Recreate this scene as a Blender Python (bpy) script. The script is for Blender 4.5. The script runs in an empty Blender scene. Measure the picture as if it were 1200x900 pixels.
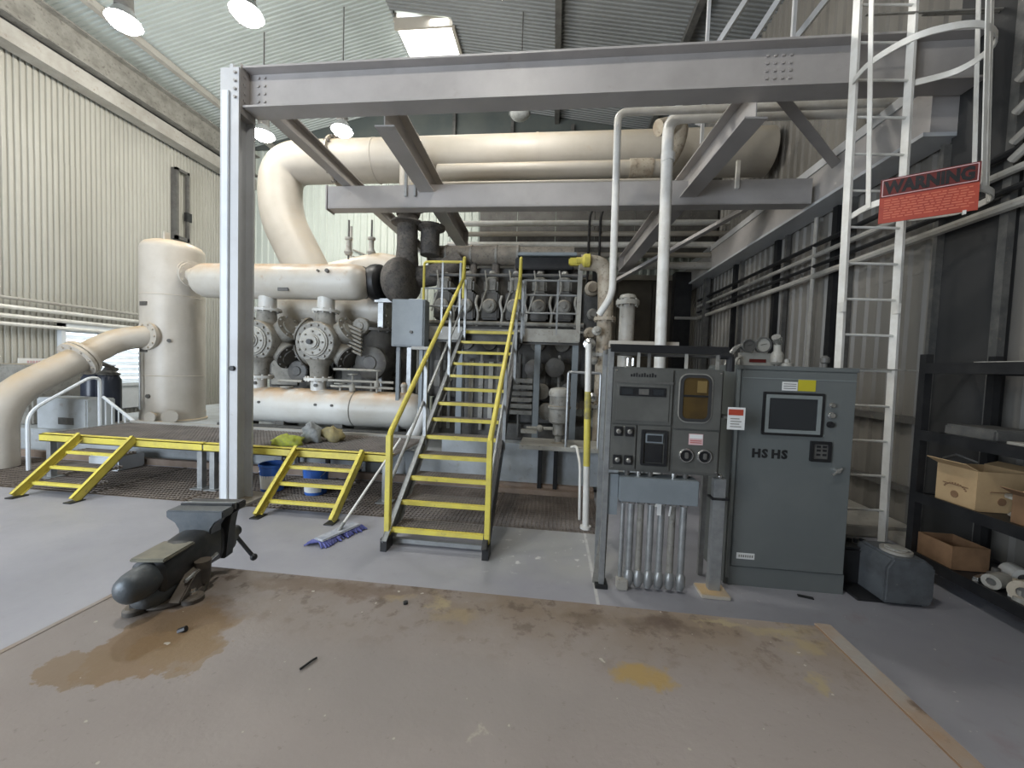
import bpy, bmesh, math, random
from mathutils import Vector, Matrix
R = math.radians; PI = math.pi
random.seed(7)
S = bpy.context.scene; COL = S.collection
# ---------------------------------------------------------------- camera
cd = bpy.data.cameras.new('camera'); cam = bpy.data.objects.new('camera', cd); COL.objects.link(cam)
cd.sensor_fit = 'HORIZONTAL'; cd.sensor_width = 36; cd.lens = 13.5; cd.clip_start = .05; cd.clip_end = 200
cam.location = (0, 0, 1.75)
cam.rotation_euler = (Matrix.Rotation(R(6.1), 3, 'Z') @ Matrix.Rotation(R(90-2.4), 3, 'X') @ Matrix.Rotation(R(2.0), 3, 'Z')).to_euler()
S.camera = cam
# ---------------------------------------------------------------- world and light
w = bpy.data.worlds.new('world'); S.world = w; w.use_nodes = True
bg = w.node_tree.nodes['Background']; bg.inputs['Color'].default_value = (.78, .88, 1, 1); bg.inputs['Strength'].default_value = 1.0
def area(name, loc, target, sx, sy, power, color):
    l = bpy.data.lights.new(name, 'AREA'); l.shape = 'RECTANGLE'; l.size = sx; l.size_y = sy; l.energy = power; l.color = color
    o = bpy.data.objects.new(name, l); COL.objects.link(o); o.location = loc
    o.rotation_euler = (Vector(target) - Vector(loc)).to_track_quat('-Z', 'Y').to_euler(); return o
area('daylight_through_left_door', (-7.5, -4.6, 2.6), (-5.5, 3, 1.2), 5.5, 4.6, 430, (.78, .88, 1))
area('daylight_through_skylight', (-2.85, 10.2, 10.3), (-2.85, 10.2, 0), 1.0, 1.5, 120, (.95, .98, 1))
LAMPS = [(-7.6, 6.1, 7.5, 1), (-5.3, 6.1, 7.5, 1), (-1.0, 6.1, 7.7, 1), (-7.35, 9.0, 7.3, 1), (-5.3, 9.0, 7.35, 1), (-1.0, 9.0, 7.6, 0),
         (-7.6, .6, 7.5, 1), (-1.0, .6, 7.5, 1)]  # this row: unseen lamps added on the camera side for fill
for x, y, z, on in LAMPS:
    if on:
        l = bpy.data.lights.new('lamp_light', 'POINT'); l.energy = 95 if y > 5 else 120; l.color = (1, .965, .90); l.shadow_soft_size = .2
        o = bpy.data.objects.new('lamp_light', l); COL.objects.link(o); o.location = (x, y, z-.28)
S.view_settings.view_transform = 'Standard'; S.view_settings.look = 'None'; S.view_settings.gamma = 1; S.view_settings.use_curve_mapping = False
S.view_settings.exposure = 1.03
# ---------------------------------------------------------------- materials
MC = {}
def mat(name, c, c2=None, rough=.5, metal=0, scale=3.0, lo=.4, hi=.65, c3=None, s3=.9, lo3=.6, hi3=.75, top=None, tlo=.3, bump=0, bscale=60, stretch=(1, 1, 1), spec=.5):
    """painted or bare surface: base colour, a second colour in noise patches, a third in finer spots, dust/rust settled on upward faces"""
    if name in MC: return MC[name]
    m = bpy.data.materials.new(name); m.use_nodes = True; nt = m.node_tree; N = nt.nodes; L = nt.links
    b = N['Principled BSDF']; b.inputs['Roughness'].default_value = rough; b.inputs['Metallic'].default_value = metal
    b.inputs['Specular IOR Level'].default_value = spec
    tc = N.new('ShaderNodeTexCoord'); mp = N.new('ShaderNodeMapping'); mp.inputs['Scale'].default_value = stretch
    geo = N.new('ShaderNodeNewGeometry'); L.new(geo.outputs['Position'], mp.inputs['Vector'])
    def noise(sc, det=5):
        n = N.new('ShaderNodeTexNoise'); n.inputs['Scale'].default_value = sc; n.inputs['Detail'].default_value = det
        n.inputs['Roughness'].default_value = .62; L.new(mp.outputs[0], n.inputs['Vector']); return n.outputs['Fac']
    def ramp(f, a, z):
        r = N.new('ShaderNodeMapRange'); r.inputs['From Min'].default_value = a; r.inputs['From Max'].default_value = z
        L.new(f, r.inputs['Value']); return r.outputs[0]
    def mix(f, a, bb):
        x = N.new('ShaderNodeMix'); x.data_type = 'RGBA'
        L.new(f, x.inputs['Factor'])
        for v, s in ((a, x.inputs['A']), (bb, x.inputs['B'])):
            if isinstance(v, tuple): s.default_value = (*v, 1)
            else: L.new(v, s)
        return x.outputs['Result']
    cur = c
    if c2: cur = mix(ramp(noise(scale), lo, hi), cur, c2)
    if c3: cur = mix(ramp(noise(scale*4*s3, 7), lo3, hi3), cur, c3)
    if top:
        sx = N.new('ShaderNodeSeparateXYZ'); L.new(geo.outputs['Normal'], sx.inputs[0])
        mu = N.new('ShaderNodeMath'); mu.operation = 'MULTIPLY'
        L.new(ramp(sx.outputs['Z'], tlo, 1.0), mu.inputs[0]); L.new(ramp(noise(4), .25, .6), mu.inputs[1]); cur = mix(mu.outputs[0], cur, top)
    if isinstance(cur, tuple): b.inputs['Base Color'].default_value = (*cur, 1)
    else: L.new(cur, b.inputs['Base Color'])
    if bump:
        bp = N.new('ShaderNodeBump'); bp.inputs['Strength'].default_value = bump; bp.inputs['Distance'].default_value = .01
        L.new(noise(bscale), bp.inputs['Height']); L.new(bp.outputs[0], b.inputs['Normal'])
    MC[name] = m; return m
def glow(name, c, s):
    m = bpy.data.materials.new(name); m.use_nodes = True; b = m.node_tree.nodes['Principled BSDF']
    b.inputs['Base Color'].default_value = (*c, 1); b.inputs['Emission Color'].default_value = (*c, 1); b.inputs['Emission Strength'].default_value = s; return m
M = dict(
 beam=mat('grey_beam_paint', (.40, .375, .36), (.33, .31, .295), .42, scale=1.2, c3=(.30, .27, .235), lo3=.64, hi3=.8, top=(.33, .28, .21)),
 beam_lt=mat('column_paint', (.52, .53, .54), (.44, .44, .44), .4, scale=1.4, c3=(.34, .31, .27), lo3=.66, hi3=.8),
 white=mat('white_paint', (.74, .73, .69), (.63, .61, .56), .4, scale=5, c3=(.42, .37, .3), lo3=.68, hi3=.8),
 cream=mat('cream_vessel_paint', (.54, .50, .44), (.47, .43, .37), .42, scale=1.5, c3=(.45, .37, .27), lo3=.66, hi3=.85, top=(.50, .36, .20), tlo=.2),
 rusty=mat('rust_dusted_cream', (.60, .575, .52), (.52, .48, .41), .4, scale=1.5, c3=(.40, .28, .17), lo3=.62, hi3=.8, top=(.47, .28, .13), tlo=.15),
 bottle=mat('rust_dusted_white', (.66, .66, .63), (.58, .56, .51), .38, scale=1.3, c3=(.46, .33, .2), lo3=.66, hi3=.8, top=(.54, .34, .17), tlo=.25),
 duct=mat('beige_duct', (.44, .405, .35), (.38, .345, .29), .5, scale=1.0, c3=(.38, .31, .23), lo3=.66, hi3=.8, top=(.50, .41, .28)),
 pipegrey=mat('grey_pipe', (.40, .385, .35), (.32, .30, .265), .5, scale=3, c3=(.22, .18, .14), lo3=.6, hi3=.75),
 mottled=mat('mottled_beige_pipe', (.44, .39, .31), (.30, .245, .18), .6, scale=5, c3=(.15, .12, .09), lo3=.55, hi3=.7),
 yellow=mat('yellow_paint', (.68, .58, .095), (.55, .46, .10), .45, scale=6, c3=(.24, .20, .10), lo3=.63, hi3=.74),
 dark=mat('dark_machine', (.075, .075, .072), (.13, .125, .115), .5, scale=6, c3=(.20, .16, .12), lo3=.62, hi3=.8),
 black=mat('black_steel', (.011, .0115, .013), (.02, .02, .021), .45, scale=6),
 soot=mat('dark_insulation', (.10, .092, .085), (.17, .15, .13), .75, scale=7, c3=(.05, .045, .04), lo3=.5, hi3=.7, bump=.5, bscale=20),
 mach=mat('grey_machine', (.29, .28, .25), (.19, .182, .162), .5, scale=4, c3=(.09, .08, .07), lo3=.55, hi3=.75, top=(.33, .27, .19)),
 mach_dk=mat('dark_grey_machine', (.115, .112, .103), (.075, .07, .065), .5, scale=5, c3=(.26, .22, .17), lo3=.6, hi3=.8),
 mach_lt=mat('light_grey_machine', (.40, .39, .35), (.31, .295, .26), .45, scale=5, c3=(.18, .15, .12), lo3=.58, hi3=.75),
 manifold=mat('lagged_manifold', (.27, .235, .19), (.19, .165, .135), .8, scale=5, c3=(.10, .085, .07), lo3=.55, hi3=.7, bump=.4, bscale=18),
 cab=mat('cabinet_grey', (.130, .143, .141), (.15, .162, .158), .38, scale=1.5, c3=(.19, .20, .195), lo3=.66, hi3=.9),
 cab_edge=mat('cabinet_edge_grey', (.24, .265, .26), (.20, .22, .215), .4, scale=4),
 panel=mat('panel_grey', (.088, .088, .08), (.115, .115, .105), .5, scale=4, c3=(.16, .155, .14), lo3=.66, hi3=.85),
 boxgrey=mat('junction_box_grey', (.235, .265, .285), (.20, .225, .24), .45, scale=3),
 galv=mat('galvanised', (.38, .39, .39), (.29, .30, .30), .38, .5, scale=9),
 chrome=mat('bright_metal', (.66, .66, .64), (.5, .5, .48), .25, .9, scale=9),
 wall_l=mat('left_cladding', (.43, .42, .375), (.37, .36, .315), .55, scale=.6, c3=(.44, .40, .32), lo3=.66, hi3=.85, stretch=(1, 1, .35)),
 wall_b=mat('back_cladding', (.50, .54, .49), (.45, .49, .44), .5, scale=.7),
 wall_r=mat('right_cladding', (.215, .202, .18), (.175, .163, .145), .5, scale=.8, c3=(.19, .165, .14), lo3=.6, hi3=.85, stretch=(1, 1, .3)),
 ceil_r=mat('ceiling_liner_unlit_stained', (.21, .218, .215), (.175, .182, .18), .5, scale=.5),  # right slope: lack of light and staining both put into a darker grey
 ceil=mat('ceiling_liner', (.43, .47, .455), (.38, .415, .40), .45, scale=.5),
 gable=mat('gable_sheet', (.075, .088, .085), (.10, .11, .10), .6, scale=1),
 brown=mat('brown_panel', (.10, .088, .068), (.13, .112, .088), .6, scale=1.5),
 conc=mat('pale_concrete', (.44, .47, .49), (.35, .37, .375), .7, scale=2.5, c3=(.25, .22, .18), lo3=.6, hi3=.8),
 kerb=mat('rusty_kerb', (.24, .175, .13), (.31, .24, .19), .7, scale=4),
 deck=mat('grating_deck', (.235, .205, .18), (.17, .15, .13), .6, scale=3),
 grate=mat('floor_grating', (.20, .165, .135), (.14, .112, .092), .6, scale=4),
 pit=mat('trench_bottom', (.06, .05, .045), (.10, .085, .07), .8, scale=3),
 rubber=mat('black_rubber', (.03, .03, .03), None, .7),
 glass=mat('dark_screen_glass', (.03, .033, .036), None, .12),
 amber=mat('amber_window_glass', (.085, .055, .02), (.05, .033, .015), .15, scale=6),
 paper=mat('white_label', (.72, .72, .70), None, .6), red=mat('red_sign', (.42, .065, .035), (.34, .05, .03), .5, scale=8),
 dkred=mat('dark_red_band', (.11, .012, .010), (.15, .018, .012), .5, scale=9), pink=mat('pink_label', (.62, .42, .42), None, .6),
 orange=mat('worn_red_lines', (.60, .17, .10), None, .6),
 ylabel=mat('yellow_label', (.52, .45, .03), None, .5), blue=mat('blue_plastic', (.04, .14, .52), (.05, .17, .58), .4, scale=6),
 mopblue=mat('blue_mop_yarn', (.07, .08, .27), (.14, .15, .36), .9, scale=40, lo=.4, hi=.6), mopgrey=mat('worn_mop_cloth', (.46, .48, .52), (.30, .33, .40), .9, scale=14),
 lime=mat('lime_cloth', (.52, .58, .08), (.38, .42, .12), .8, scale=20), greycloth=mat('grey_bag', (.40, .42, .43), (.25, .27, .28), .7, scale=18),
 card=mat('tan_cardboard', (.50, .35, .19), (.44, .30, .16), .75, scale=5), cardbrown=mat('brown_cardboard', (.20, .115, .06), (.26, .15, .08), .75, scale=6),
 vise=mat('vise_iron', (.085, .098, .108), (.12, .13, .137), .42, .35, scale=14, c3=(.17, .15, .13), lo3=.6, hi3=.8, bump=.15, bscale=120),
 vise_dk=mat('vise_dark_iron', (.045, .048, .052), (.075, .075, .075), .45, .4, scale=14),
 vise_wood=mat('worn_slide_face', (.24, .225, .17), (.17, .165, .135), .5, .2, scale=18), vise_base=mat('vise_base_iron', (.14, .125, .11), (.08, .078, .075), .55, .3, scale=16, top=(.22, .18, .14)),
 battery=mat('grey_casting', (.105, .115, .125), (.07, .075, .08), .5, scale=7, c3=(.24, .24, .23), lo3=.66, hi3=.8),
 sky=glow('skylight_panel_glow', (1, 1, .96), 3.2), lampglow=glow('lamp_glow', (1, .98, .92), 30), lampoff=mat('unlit_lamp_glass', (.42, .43, .42), (.3, .31, .3), .3, scale=20),
 louvre_glow=glow('daylight_behind_louvre', (.86, .94, 1), .9),
 louvre=mat('white_louvre_paint', (.70, .73, .75), (.62, .65, .67), .45, scale=3),
)
# floor paint and bench plate get materials of their own
def floor_material():
    m = bpy.data.materials.new('blue_grey_floor_paint'); m.use_nodes = True; nt = m.node_tree; N = nt.nodes; L = nt.links; b = N['Principled BSDF']
    g = N.new('ShaderNodeNewGeometry')
    def noise(sc, det=6, r=.6):
        n = N.new('ShaderNodeTexNoise'); n.inputs['Scale'].default_value = sc; n.inputs['Detail'].default_value = det; n.inputs['Roughness'].default_value = r
        L.new(g.outputs['Position'], n.inputs['Vector']); return n.outputs['Fac']
    def rng(f, a, z, o0=0., o1=1.):
        r = N.new('ShaderNodeMapRange'); r.inputs['From Min'].default_value = a; r.inputs['From Max'].default_value = z
        r.inputs['To Min'].default_value = o0; r.inputs['To Max'].default_value = o1; L.new(f, r.inputs['Value']); return r.outputs[0]
    def mix(f, a, bb):
        x = N.new('ShaderNodeMix'); x.data_type = 'RGBA'; L.new(f, x.inputs['Factor'])
        for v, s in ((a, x.inputs['A']), (bb, x.inputs['B'])):
            if isinstance(v, tuple): s.default_value = (*v, 1)
            else: L.new(v, s)
        return x.outputs['Result']
    def mul(a, bb):
        x = N.new('ShaderNodeMath'); x.operation = 'MULTIPLY'; L.new(a, x.inputs[0]); L.new(bb, x.inputs[1]); return x.outputs[0]
    sp = N.new('ShaderNodeSeparateXYZ'); L.new(g.outputs['Position'], sp.inputs[0]); X, Y = sp.outputs['X'], sp.outputs['Y']
    c = mix(rng(noise(.9), .35, .65), (.285, .285, .32), (.335, .335, .365))
    c = mix(rng(noise(7), .6, .8, 0, .5), c, (.23, .225, .235))
    # bare worn concrete in front of the pit, between the stair and the panel
    msk = mul(mul(rng(X, -.75, -.45), rng(X, .8, .55)), rng(Y, 3.05, 3.35))
    c = mix(mul(msk, rng(noise(2.5), .3, .55, .35, 1)), c, (.36, .36, .355))
    c = mix(mul(msk, rng(noise(9), .62, .68)), c, (.60, .60, .58))
    ln = mul(rng(X, .385, .393), rng(X, .418, .410)); c = mix(mul(mul(ln, rng(Y, 2.6, 2.7)), rng(noise(8), .35, .5, 0, .7)), c, (.62, .62, .60))
    # reddish spill and paint drips at the right
    rs = mul(rng(X, 1.9, 2.5), rng(noise(3.2), .6, .72, 0, .6)); c = mix(rs, c, (.24, .16, .15))
    c = mix(mul(rng(X, 1.2, 1.8), rng(noise(22, 2), .72, .74)), c, (.55, .53, .52))
    L.new(c, b.inputs['Base Color']); L.new(rng(noise(2), .3, .7, .28, .5), b.inputs['Roughness'])
    bp = N.new('ShaderNodeBump'); bp.inputs['Strength'].default_value = .12; bp.inputs['Distance'].default_value = .01; L.new(noise(14), bp.inputs['Height']); L.new(bp.outputs[0], b.inputs['Normal'])
    return m
M['floor'] = floor_material()
def bench_material():
    m = bpy.data.materials.new('stained_bench_plate'); m.use_nodes = True; nt = m.node_tree; N = nt.nodes; L = nt.links; b = N['Principled BSDF']
    g = N.new('ShaderNodeNewGeometry')
    def noise(sc, det=7, r=.62):
        n = N.new('ShaderNodeTexNoise'); n.inputs['Scale'].default_value = sc; n.inputs['Detail'].default_value = det; n.inputs['Roughness'].default_value = r
        L.new(g.outputs['Position'], n.inputs['Vector']); return n
    def rng(f, a, z, o0=0., o1=1.):
        r = N.new('ShaderNodeMapRange'); r.inputs['From Min'].default_value = a; r.inputs['From Max'].default_value = z
        r.inputs['To Min'].default_value = o0; r.inputs['To Max'].default_value = o1; L.new(f, r.inputs['Value']); return r.outputs[0]
    def mix(f, a, bb):
        x = N.new('ShaderNodeMix'); x.data_type = 'RGBA'; L.new(f, x.inputs['Factor'])
        for v, s in ((a, x.inputs['A']), (bb, x.inputs['B'])):
            if isinstance(v, tuple): s.default_value = (*v, 1)
            else: L.new(v, s)
        return x.outputs['Result']
    def mul(a, bb):
        x = N.new('ShaderNodeMath'); x.operation = 'MULTIPLY'; L.new(a, x.inputs[0])
        if isinstance(bb, float): x.inputs[1].default_value = bb
        else: L.new(bb, x.inputs[1])
        return x.outputs[0]
    wob = noise(9); vm = N.new('ShaderNodeVectorMath'); vm.operation = 'SCALE'; vm.inputs['Scale'].default_value = .24; L.new(wob.outputs['Color'], vm.inputs[0])
    va = N.new('ShaderNodeVectorMath'); va.operation = 'ADD'; L.new(g.outputs['Position'], va.inputs[0]); L.new(vm.outputs[0], va.inputs[1])
    def blob(x, y, sx, sy, e0=1.0, e1=.82, rot=0):
        mp = N.new('ShaderNodeMapping'); mp.vector_type = 'TEXTURE'; mp.inputs['Location'].default_value = (x+.12, y+.12, .9+.12); mp.inputs['Scale'].default_value = (sx, sy, 1); mp.inputs['Rotation'].default_value = (0, 0, rot)
        L.new(va.outputs[0], mp.inputs['Vector']); ln = N.new('ShaderNodeVectorMath'); ln.operation = 'LENGTH'
        m2 = N.new('ShaderNodeVectorMath'); m2.operation = 'MULTIPLY'; m2.inputs[1].default_value = (1, 1, 0); L.new(mp.outputs[0], m2.inputs[0]); L.new(m2.outputs[0], ln.inputs[0])
        return rng(ln.outputs['Value'], e0, e1)
    sp = N.new('ShaderNodeSeparateXYZ'); L.new(g.outputs['Position'], sp.inputs[0]); X, Y = sp.outputs['X'], sp.outputs['Y']
    c = mix(rng(noise(1.6).outputs['Fac'], .35, .65), (.29, .255, .238), (.33, .292, .27))
    c = mix(mul(rng(Y, 1.02, 1.32), rng(noise(3.5).outputs['Fac'], .36, .6, .25, .9)), c, (.215, .165, .118))
    c = mix(mul(rng(Y, 1.05, 1.3), rng(noise(16).outputs['Fac'], .54, .64, 0, .8)), c, (.12, .085, .065))
    c = mix(rng(noise(55, 3).outputs['Fac'], .64, .72, 0, .45), c, (.17, .15, .135))
    for x, y, sx, sy, col, k, e in ((-1.13, 1.0, .17, .17, (.235, .155, .085), .9, .93), (-1.24, .89, .11, .075, (.225, .155, .09), .8, .92), (-1.07, 1.04, .13, .12, (.225, .14, .065), .6, .8), (-1.16, 1.12, .22, .10, (.19, .13, .08), .6, .6), (-1.02, .98, .09, .11, (.24, .165, .09), .7, .93),
                              (.28, 1.07, .075, .055, (.36, .25, .10), .95, .5), (.77, 1.12, .05, .03, (.36, .29, .16), .7, .4), (.84, 1.28, .08, .05, (.34, .27, .15), .7, .4), (.62, 1.36, .10, .02, (.36, .30, .18), .7, .4), (.15, 1.30, .12, .05, (.15, .11, .08), .6, .4), (-1.0, 1.33, .14, .05, (.20, .15, .11), .6, .4), (-.54, 1.30, .07, .035, (.36, .28, .16), .7, .3), (-.30, 1.25, .10, .05, (.32, .25, .15), .7, .3),
                              (-.38, 1.31, .05, .03, (.42, .34, .19), .7, .3), (.40, 1.31, .14, .05, (.10, .07, .055), .75, .3), (.78, 1.34, .12, .03, (.33, .27, .16), .8, .4), (-.75, 1.34, .45, .06, (.17, .12, .085), .7, .4),
                              (-.33, .95, .60, .16, (.235, .215, .20), .35, .5), (-.14, .85, .016, .010, (.46, .41, .35), .7, .2)):
        c = mix(mul(blob(x, y, sx, sy, 1.0, e), k), c, col)
    c = mix(rng(noise(38, 1).outputs['Fac'], .775, .785), c, (.48, .44, .38))
    L.new(c, b.inputs['Base Color']); L.new(rng(noise(4).outputs['Fac'], .3, .7, .42, .62), b.inputs['Roughness']); b.inputs['Specular IOR Level'].default_value = .35
    bp = N.new('ShaderNodeBump'); bp.inputs['Strength'].default_value = .25; bp.inputs['Distance'].default_value = .004; L.new(noise(45).outputs['Fac'], bp.inputs['Height']); L.new(bp.outputs[0], b.inputs['Normal'])
    return m
M['bench'] = bench_material()
# ---------------------------------------------------------------- mesh helpers
V = Vector
def frame(d, up=V((0, 0, 1))):
    d = V(d).normalized(); up = V(up)
    if abs(d.dot(up)) > .99: up = V((0, 1, 0)) if abs(d.y) < .9 else V((1, 0, 0))
    s = d.cross(up).normalized(); u = s.cross(d).normalized(); return d, s, u
class MB:
    def __init__(s): s.v = []; s.f = []
    def add(s, vs, fs):
        n = len(s.v); s.v += [tuple(p) for p in vs]; s.f += [tuple(n+i for i in f) for f in fs]; return s
    def box(s, x0, x1, y0, y1, z0, z1):
        return s.add([(x, y, z) for x in (x0, x1) for y in (y0, y1) for z in (z0, z1)],
                     [(0, 1, 3, 2), (4, 6, 7, 5), (0, 4, 5, 1), (2, 3, 7, 6), (0, 2, 6, 4), (1, 5, 7, 3)])
    def bar(s, p0, p1, w_, h, up=(0, 0, 1), os=0, ou=0):
        p0, p1 = V(p0), V(p1); d, sd, u = frame(p1-p0, up); o = sd*os+u*ou
        vs = [p+o+sd*a*w_/2+u*b*h/2 for p in (p0, p1) for a in (-1, 1) for b in (-1, 1)]
        return s.add(vs, [(0, 1, 3, 2), (4, 6, 7, 5), (0, 4, 5, 1), (2, 3, 7, 6), (0, 2, 6, 4), (1, 5, 7, 3)])
    def ibeam(s, p0, p1, h, w_, tf=.02, tw=.012, up=(0, 0, 1)):
        s.bar(p0, p1, tw, h-2*tf, up); s.bar(p0, p1, w_, tf, up, 0, h/2-tf/2); return s.bar(p0, p1, w_, tf, up, 0, -h/2+tf/2)
    def chan(s, p0, p1, h, w_, t=.012, up=(0, 0, 1), side=1):
        s.bar(p0, p1, t, h, up, -side*(w_/2-t/2)); s.bar(p0, p1, w_, t, up, 0, h/2-t/2); return s.bar(p0, p1, w_, t, up, 0, -h/2+t/2)
    def angle(s, p0, p1, w_, t=.008, up=(0, 0, 1), side=1):
        s.bar(p0, p1, t, w_, up, -side*(w_/2-t/2)); return s.bar(p0, p1, w_, t, up, 0, -w_/2+t/2)
    def cyl(s, p0, p1, r, r2=None, n=16, cap=True):
        return s.lathe([(r, 0), (r if r2 is None else r2, (V(p1)-V(p0)).length)], p0, V(p1)-V(p0), n, cap)
    def lathe(s, prof, o, ax=(0, 0, 1), n=20, cap=True):
        d, a, b = frame(ax); o = V(o); vs = []; fs = []
        for r, h in prof:
            for i in range(n):
                t = 2*PI*i/n; vs.append(o+d*h+(a*math.cos(t)+b*math.sin(t))*max(r, 1e-4))
        for j in range(len(prof)-1):
            for i in range(n):
                k = (i+1) % n; fs.append((j*n+i, j*n+k, (j+1)*n+k, (j+1)*n+i))
        if cap: fs.append(tuple(range(n-1, -1, -1))); fs.append(tuple((len(prof)-1)*n+i for i in range(n)))
        return s.add(vs, fs)
    def tube(s, pts, r, n=10, cap=True, closed=False):
        pts = [V(p) for p in pts]; rs = r if isinstance(r, (list, tuple)) else [r]*len(pts); m = len(pts); vs = []; fs = []; pu = None
        for i, p in enumerate(pts):
            if closed: d = (pts[(i+1) % m]-pts[i-1])
            else: d = pts[min(i+1, m-1)]-pts[max(i-1, 0)]
            d.normalize()
            if pu is None: _, sd, u = frame(d)
            else:
                u = (pu-d*pu.dot(d)); u = u.normalized() if u.length > 1e-5 else frame(d)[2]; sd = d.cross(u)
            pu = u
            for k in range(n):
                t = 2*PI*k/n; vs.append(p+(sd*math.cos(t)+u*math.sin(t))*rs[i])
        for j in range(m if closed else m-1):
            for i in range(n):
                k = (i+1) % n; a = j*n; b = ((j+1) % m)*n; fs.append((a+i, a+k, b+k, b+i))
        if cap and not closed: fs.append(tuple(range(n-1, -1, -1))); fs.append(tuple((m-1)*n+i for i in range(n)))
        return s.add(vs, fs)
    def pipe(s, pts, r, bend=.15, n=12, seg=6): return s.tube(rounded(pts, bend, seg), r, n)
    def prism(s, poly, o, u, v, t):
        o, u, v = V(o), V(u), V(v); nn = u.cross(v).normalized()*t; k = len(poly)
        a = [o+u*x+v*y for x, y in poly]; vs = a+[p+nn for p in a]
        return s.add(vs, [tuple(range(k-1, -1, -1)), tuple(range(k, 2*k))]+[(i, (i+1) % k, k+(i+1) % k, k+i) for i in range(k)])
    def flange(s, c, ax, r, t=.04, bolts=8, n=20):
        d, a, b = frame(ax); c = V(c); s.cyl(c-d*t/2, c+d*t/2, r, n=n)
        for i in range(bolts):
            q = 2*PI*i/bolts; p = c+(a*math.cos(q)+b*math.sin(q))*r*.84; s.cyl(p-d*t*.95, p+d*t*.95, r*.075, n=6)
        return s
    def ball(s, c, r, n=14, sc=(1, 1, 1)):
        k = n//2; prof = [(math.sin(PI*i/k), -math.cos(PI*i/k)) for i in range(k+1)]; q = MB().lathe(prof, (0, 0, 0), (0, 0, 1), n, False)
        return s.add([V(c)+V((p[0]*r*sc[0], p[1]*r*sc[1], p[2]*r*sc[2])) for p in q.v], q.f)
    def xf(s, m): s.v = [tuple(m @ V(p)) for p in s.v]; return s
def rounded(pts, bend, seg=6):
    pts = [V(p) for p in pts]; out = [pts[0]]
    for i in range(1, len(pts)-1):
        a, b, c = pts[i-1], pts[i], pts[i+1]; d1 = (a-b); d2 = (c-b); k = min(bend, d1.length*.48, d2.length*.48); p = b+d1.normalized()*k; q = b+d2.normalized()*k
        for j in range(seg+1):
            t = j/seg; out.append(p*(1-t)**2+b*2*t*(1-t)+q*t*t)
    out.append(pts[-1]); return out
OFF = {}
def obj(name, mb, m, parent=None, label=None, kind=None, bevel=0, smooth=.6):
    off = OFF.get(parent.name, V((0, 0, 0))) if parent else None
    vs = mb.v
    if parent is None:
        xs, ys, zs = zip(*vs); off = V(((min(xs)+max(xs))/2, (min(ys)+max(ys))/2, min(zs)))
    vs = [(p[0]-off.x, p[1]-off.y, p[2]-off.z) for p in vs]
    me = bpy.data.meshes.new(name); me.from_pydata(vs, [], mb.f); me.update()
    bm = bmesh.new(); bm.from_mesh(me); bmesh.ops.recalc_face_normals(bm, faces=bm.faces)
    if bevel:
        bmesh.ops.bevel(bm, geom=[e for e in bm.edges if len(e.link_faces) == 2 and e.calc_face_angle(0) > .7], offset=bevel, segments=2, affect='EDGES', clamp_overlap=True)
    bm.to_mesh(me); bm.free()
    me.polygons.foreach_set('use_smooth', [True]*len(me.polygons)); me.set_sharp_from_angle(angle=smooth)
    me.materials.append(M[m] if isinstance(m, str) else m)
    o = bpy.data.objects.new(name, me); COL.objects.link(o)
    if parent: o.parent = parent; OFF[o.name] = off
    else: o.location = off; OFF[o.name] = off
    if label: o['label'] = label
    if kind: o['kind'] = kind
    return o
def thing(name, label, cat, loc=(0, 0, 0), group=None, local=False, rotz=0):
    o = bpy.data.objects.new(name, None); COL.objects.link(o); o.location = loc; o.rotation_euler = (0, 0, rotz); o.empty_display_size = .1
    o['label'] = label; o['category'] = cat
    if group: o['group'] = group
    OFF[o.name] = V((0, 0, 0)) if local else V(loc); return o
def tag(o, label, cat, group=None):
    o['label'] = label; o['category'] = cat
    if group: o['group'] = group
    return o
def struct(name, mb, m, parent=None, **k): return obj(name, mb, m, parent, kind=None if parent else 'structure', **k)
def sempty(name, loc=(0, 0, 0)):
    o = bpy.data.objects.new(name, None); COL.objects.link(o); o.location = loc; o['kind'] = 'structure'; OFF[o.name] = V(loc); return o
def inst(src, parent, loc, rotz=0):
    c = src.copy(); COL.objects.link(c); c.parent = parent; c.location = loc; c.rotation_euler = (0, 0, rotz); return c
def dup(root, loc, rotz=None, label=None, group=None):
    r = root.copy(); COL.objects.link(r); r.location = loc
    if rotz is not None: r.rotation_euler = (0, 0, rotz)
    if label: r['label'] = label
    if group: r['group'] = group
    for ch in list(root.children):
        c = ch.copy(); COL.objects.link(c); c.parent = r
        for g in list(ch.children):
            d = g.copy(); COL.objects.link(d); d.parent = c
    return r
def text(name, body, size, loc, rot, m, parent, depth=.0015, ext=None, bold=0):
    cu = bpy.data.curves.new(name, 'FONT'); cu.body = body; cu.size = size; cu.extrude = depth; cu.align_x = 'CENTER'; cu.align_y = 'CENTER'; cu.resolution_u = 2; cu.offset = bold
    o = bpy.data.objects.new(name, cu); COL.objects.link(o); me = bpy.data.meshes.new_from_object(o); bpy.data.objects.remove(o)
    o = bpy.data.objects.new(name, me); COL.objects.link(o); me.materials.clear(); me.materials.append(M[m]); o.parent = parent
    o.location = V(loc)-OFF.get(parent.name, V((0, 0, 0))); o.rotation_euler = rot
    if ext: o.scale = ext
    return o
# ================================================================ SETTING
XL, XR, YB, YF, EAVE, RX, RZ = -11.0, 4.1, 12.6, -5.0, 8.95, -4.35, 10.45
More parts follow.
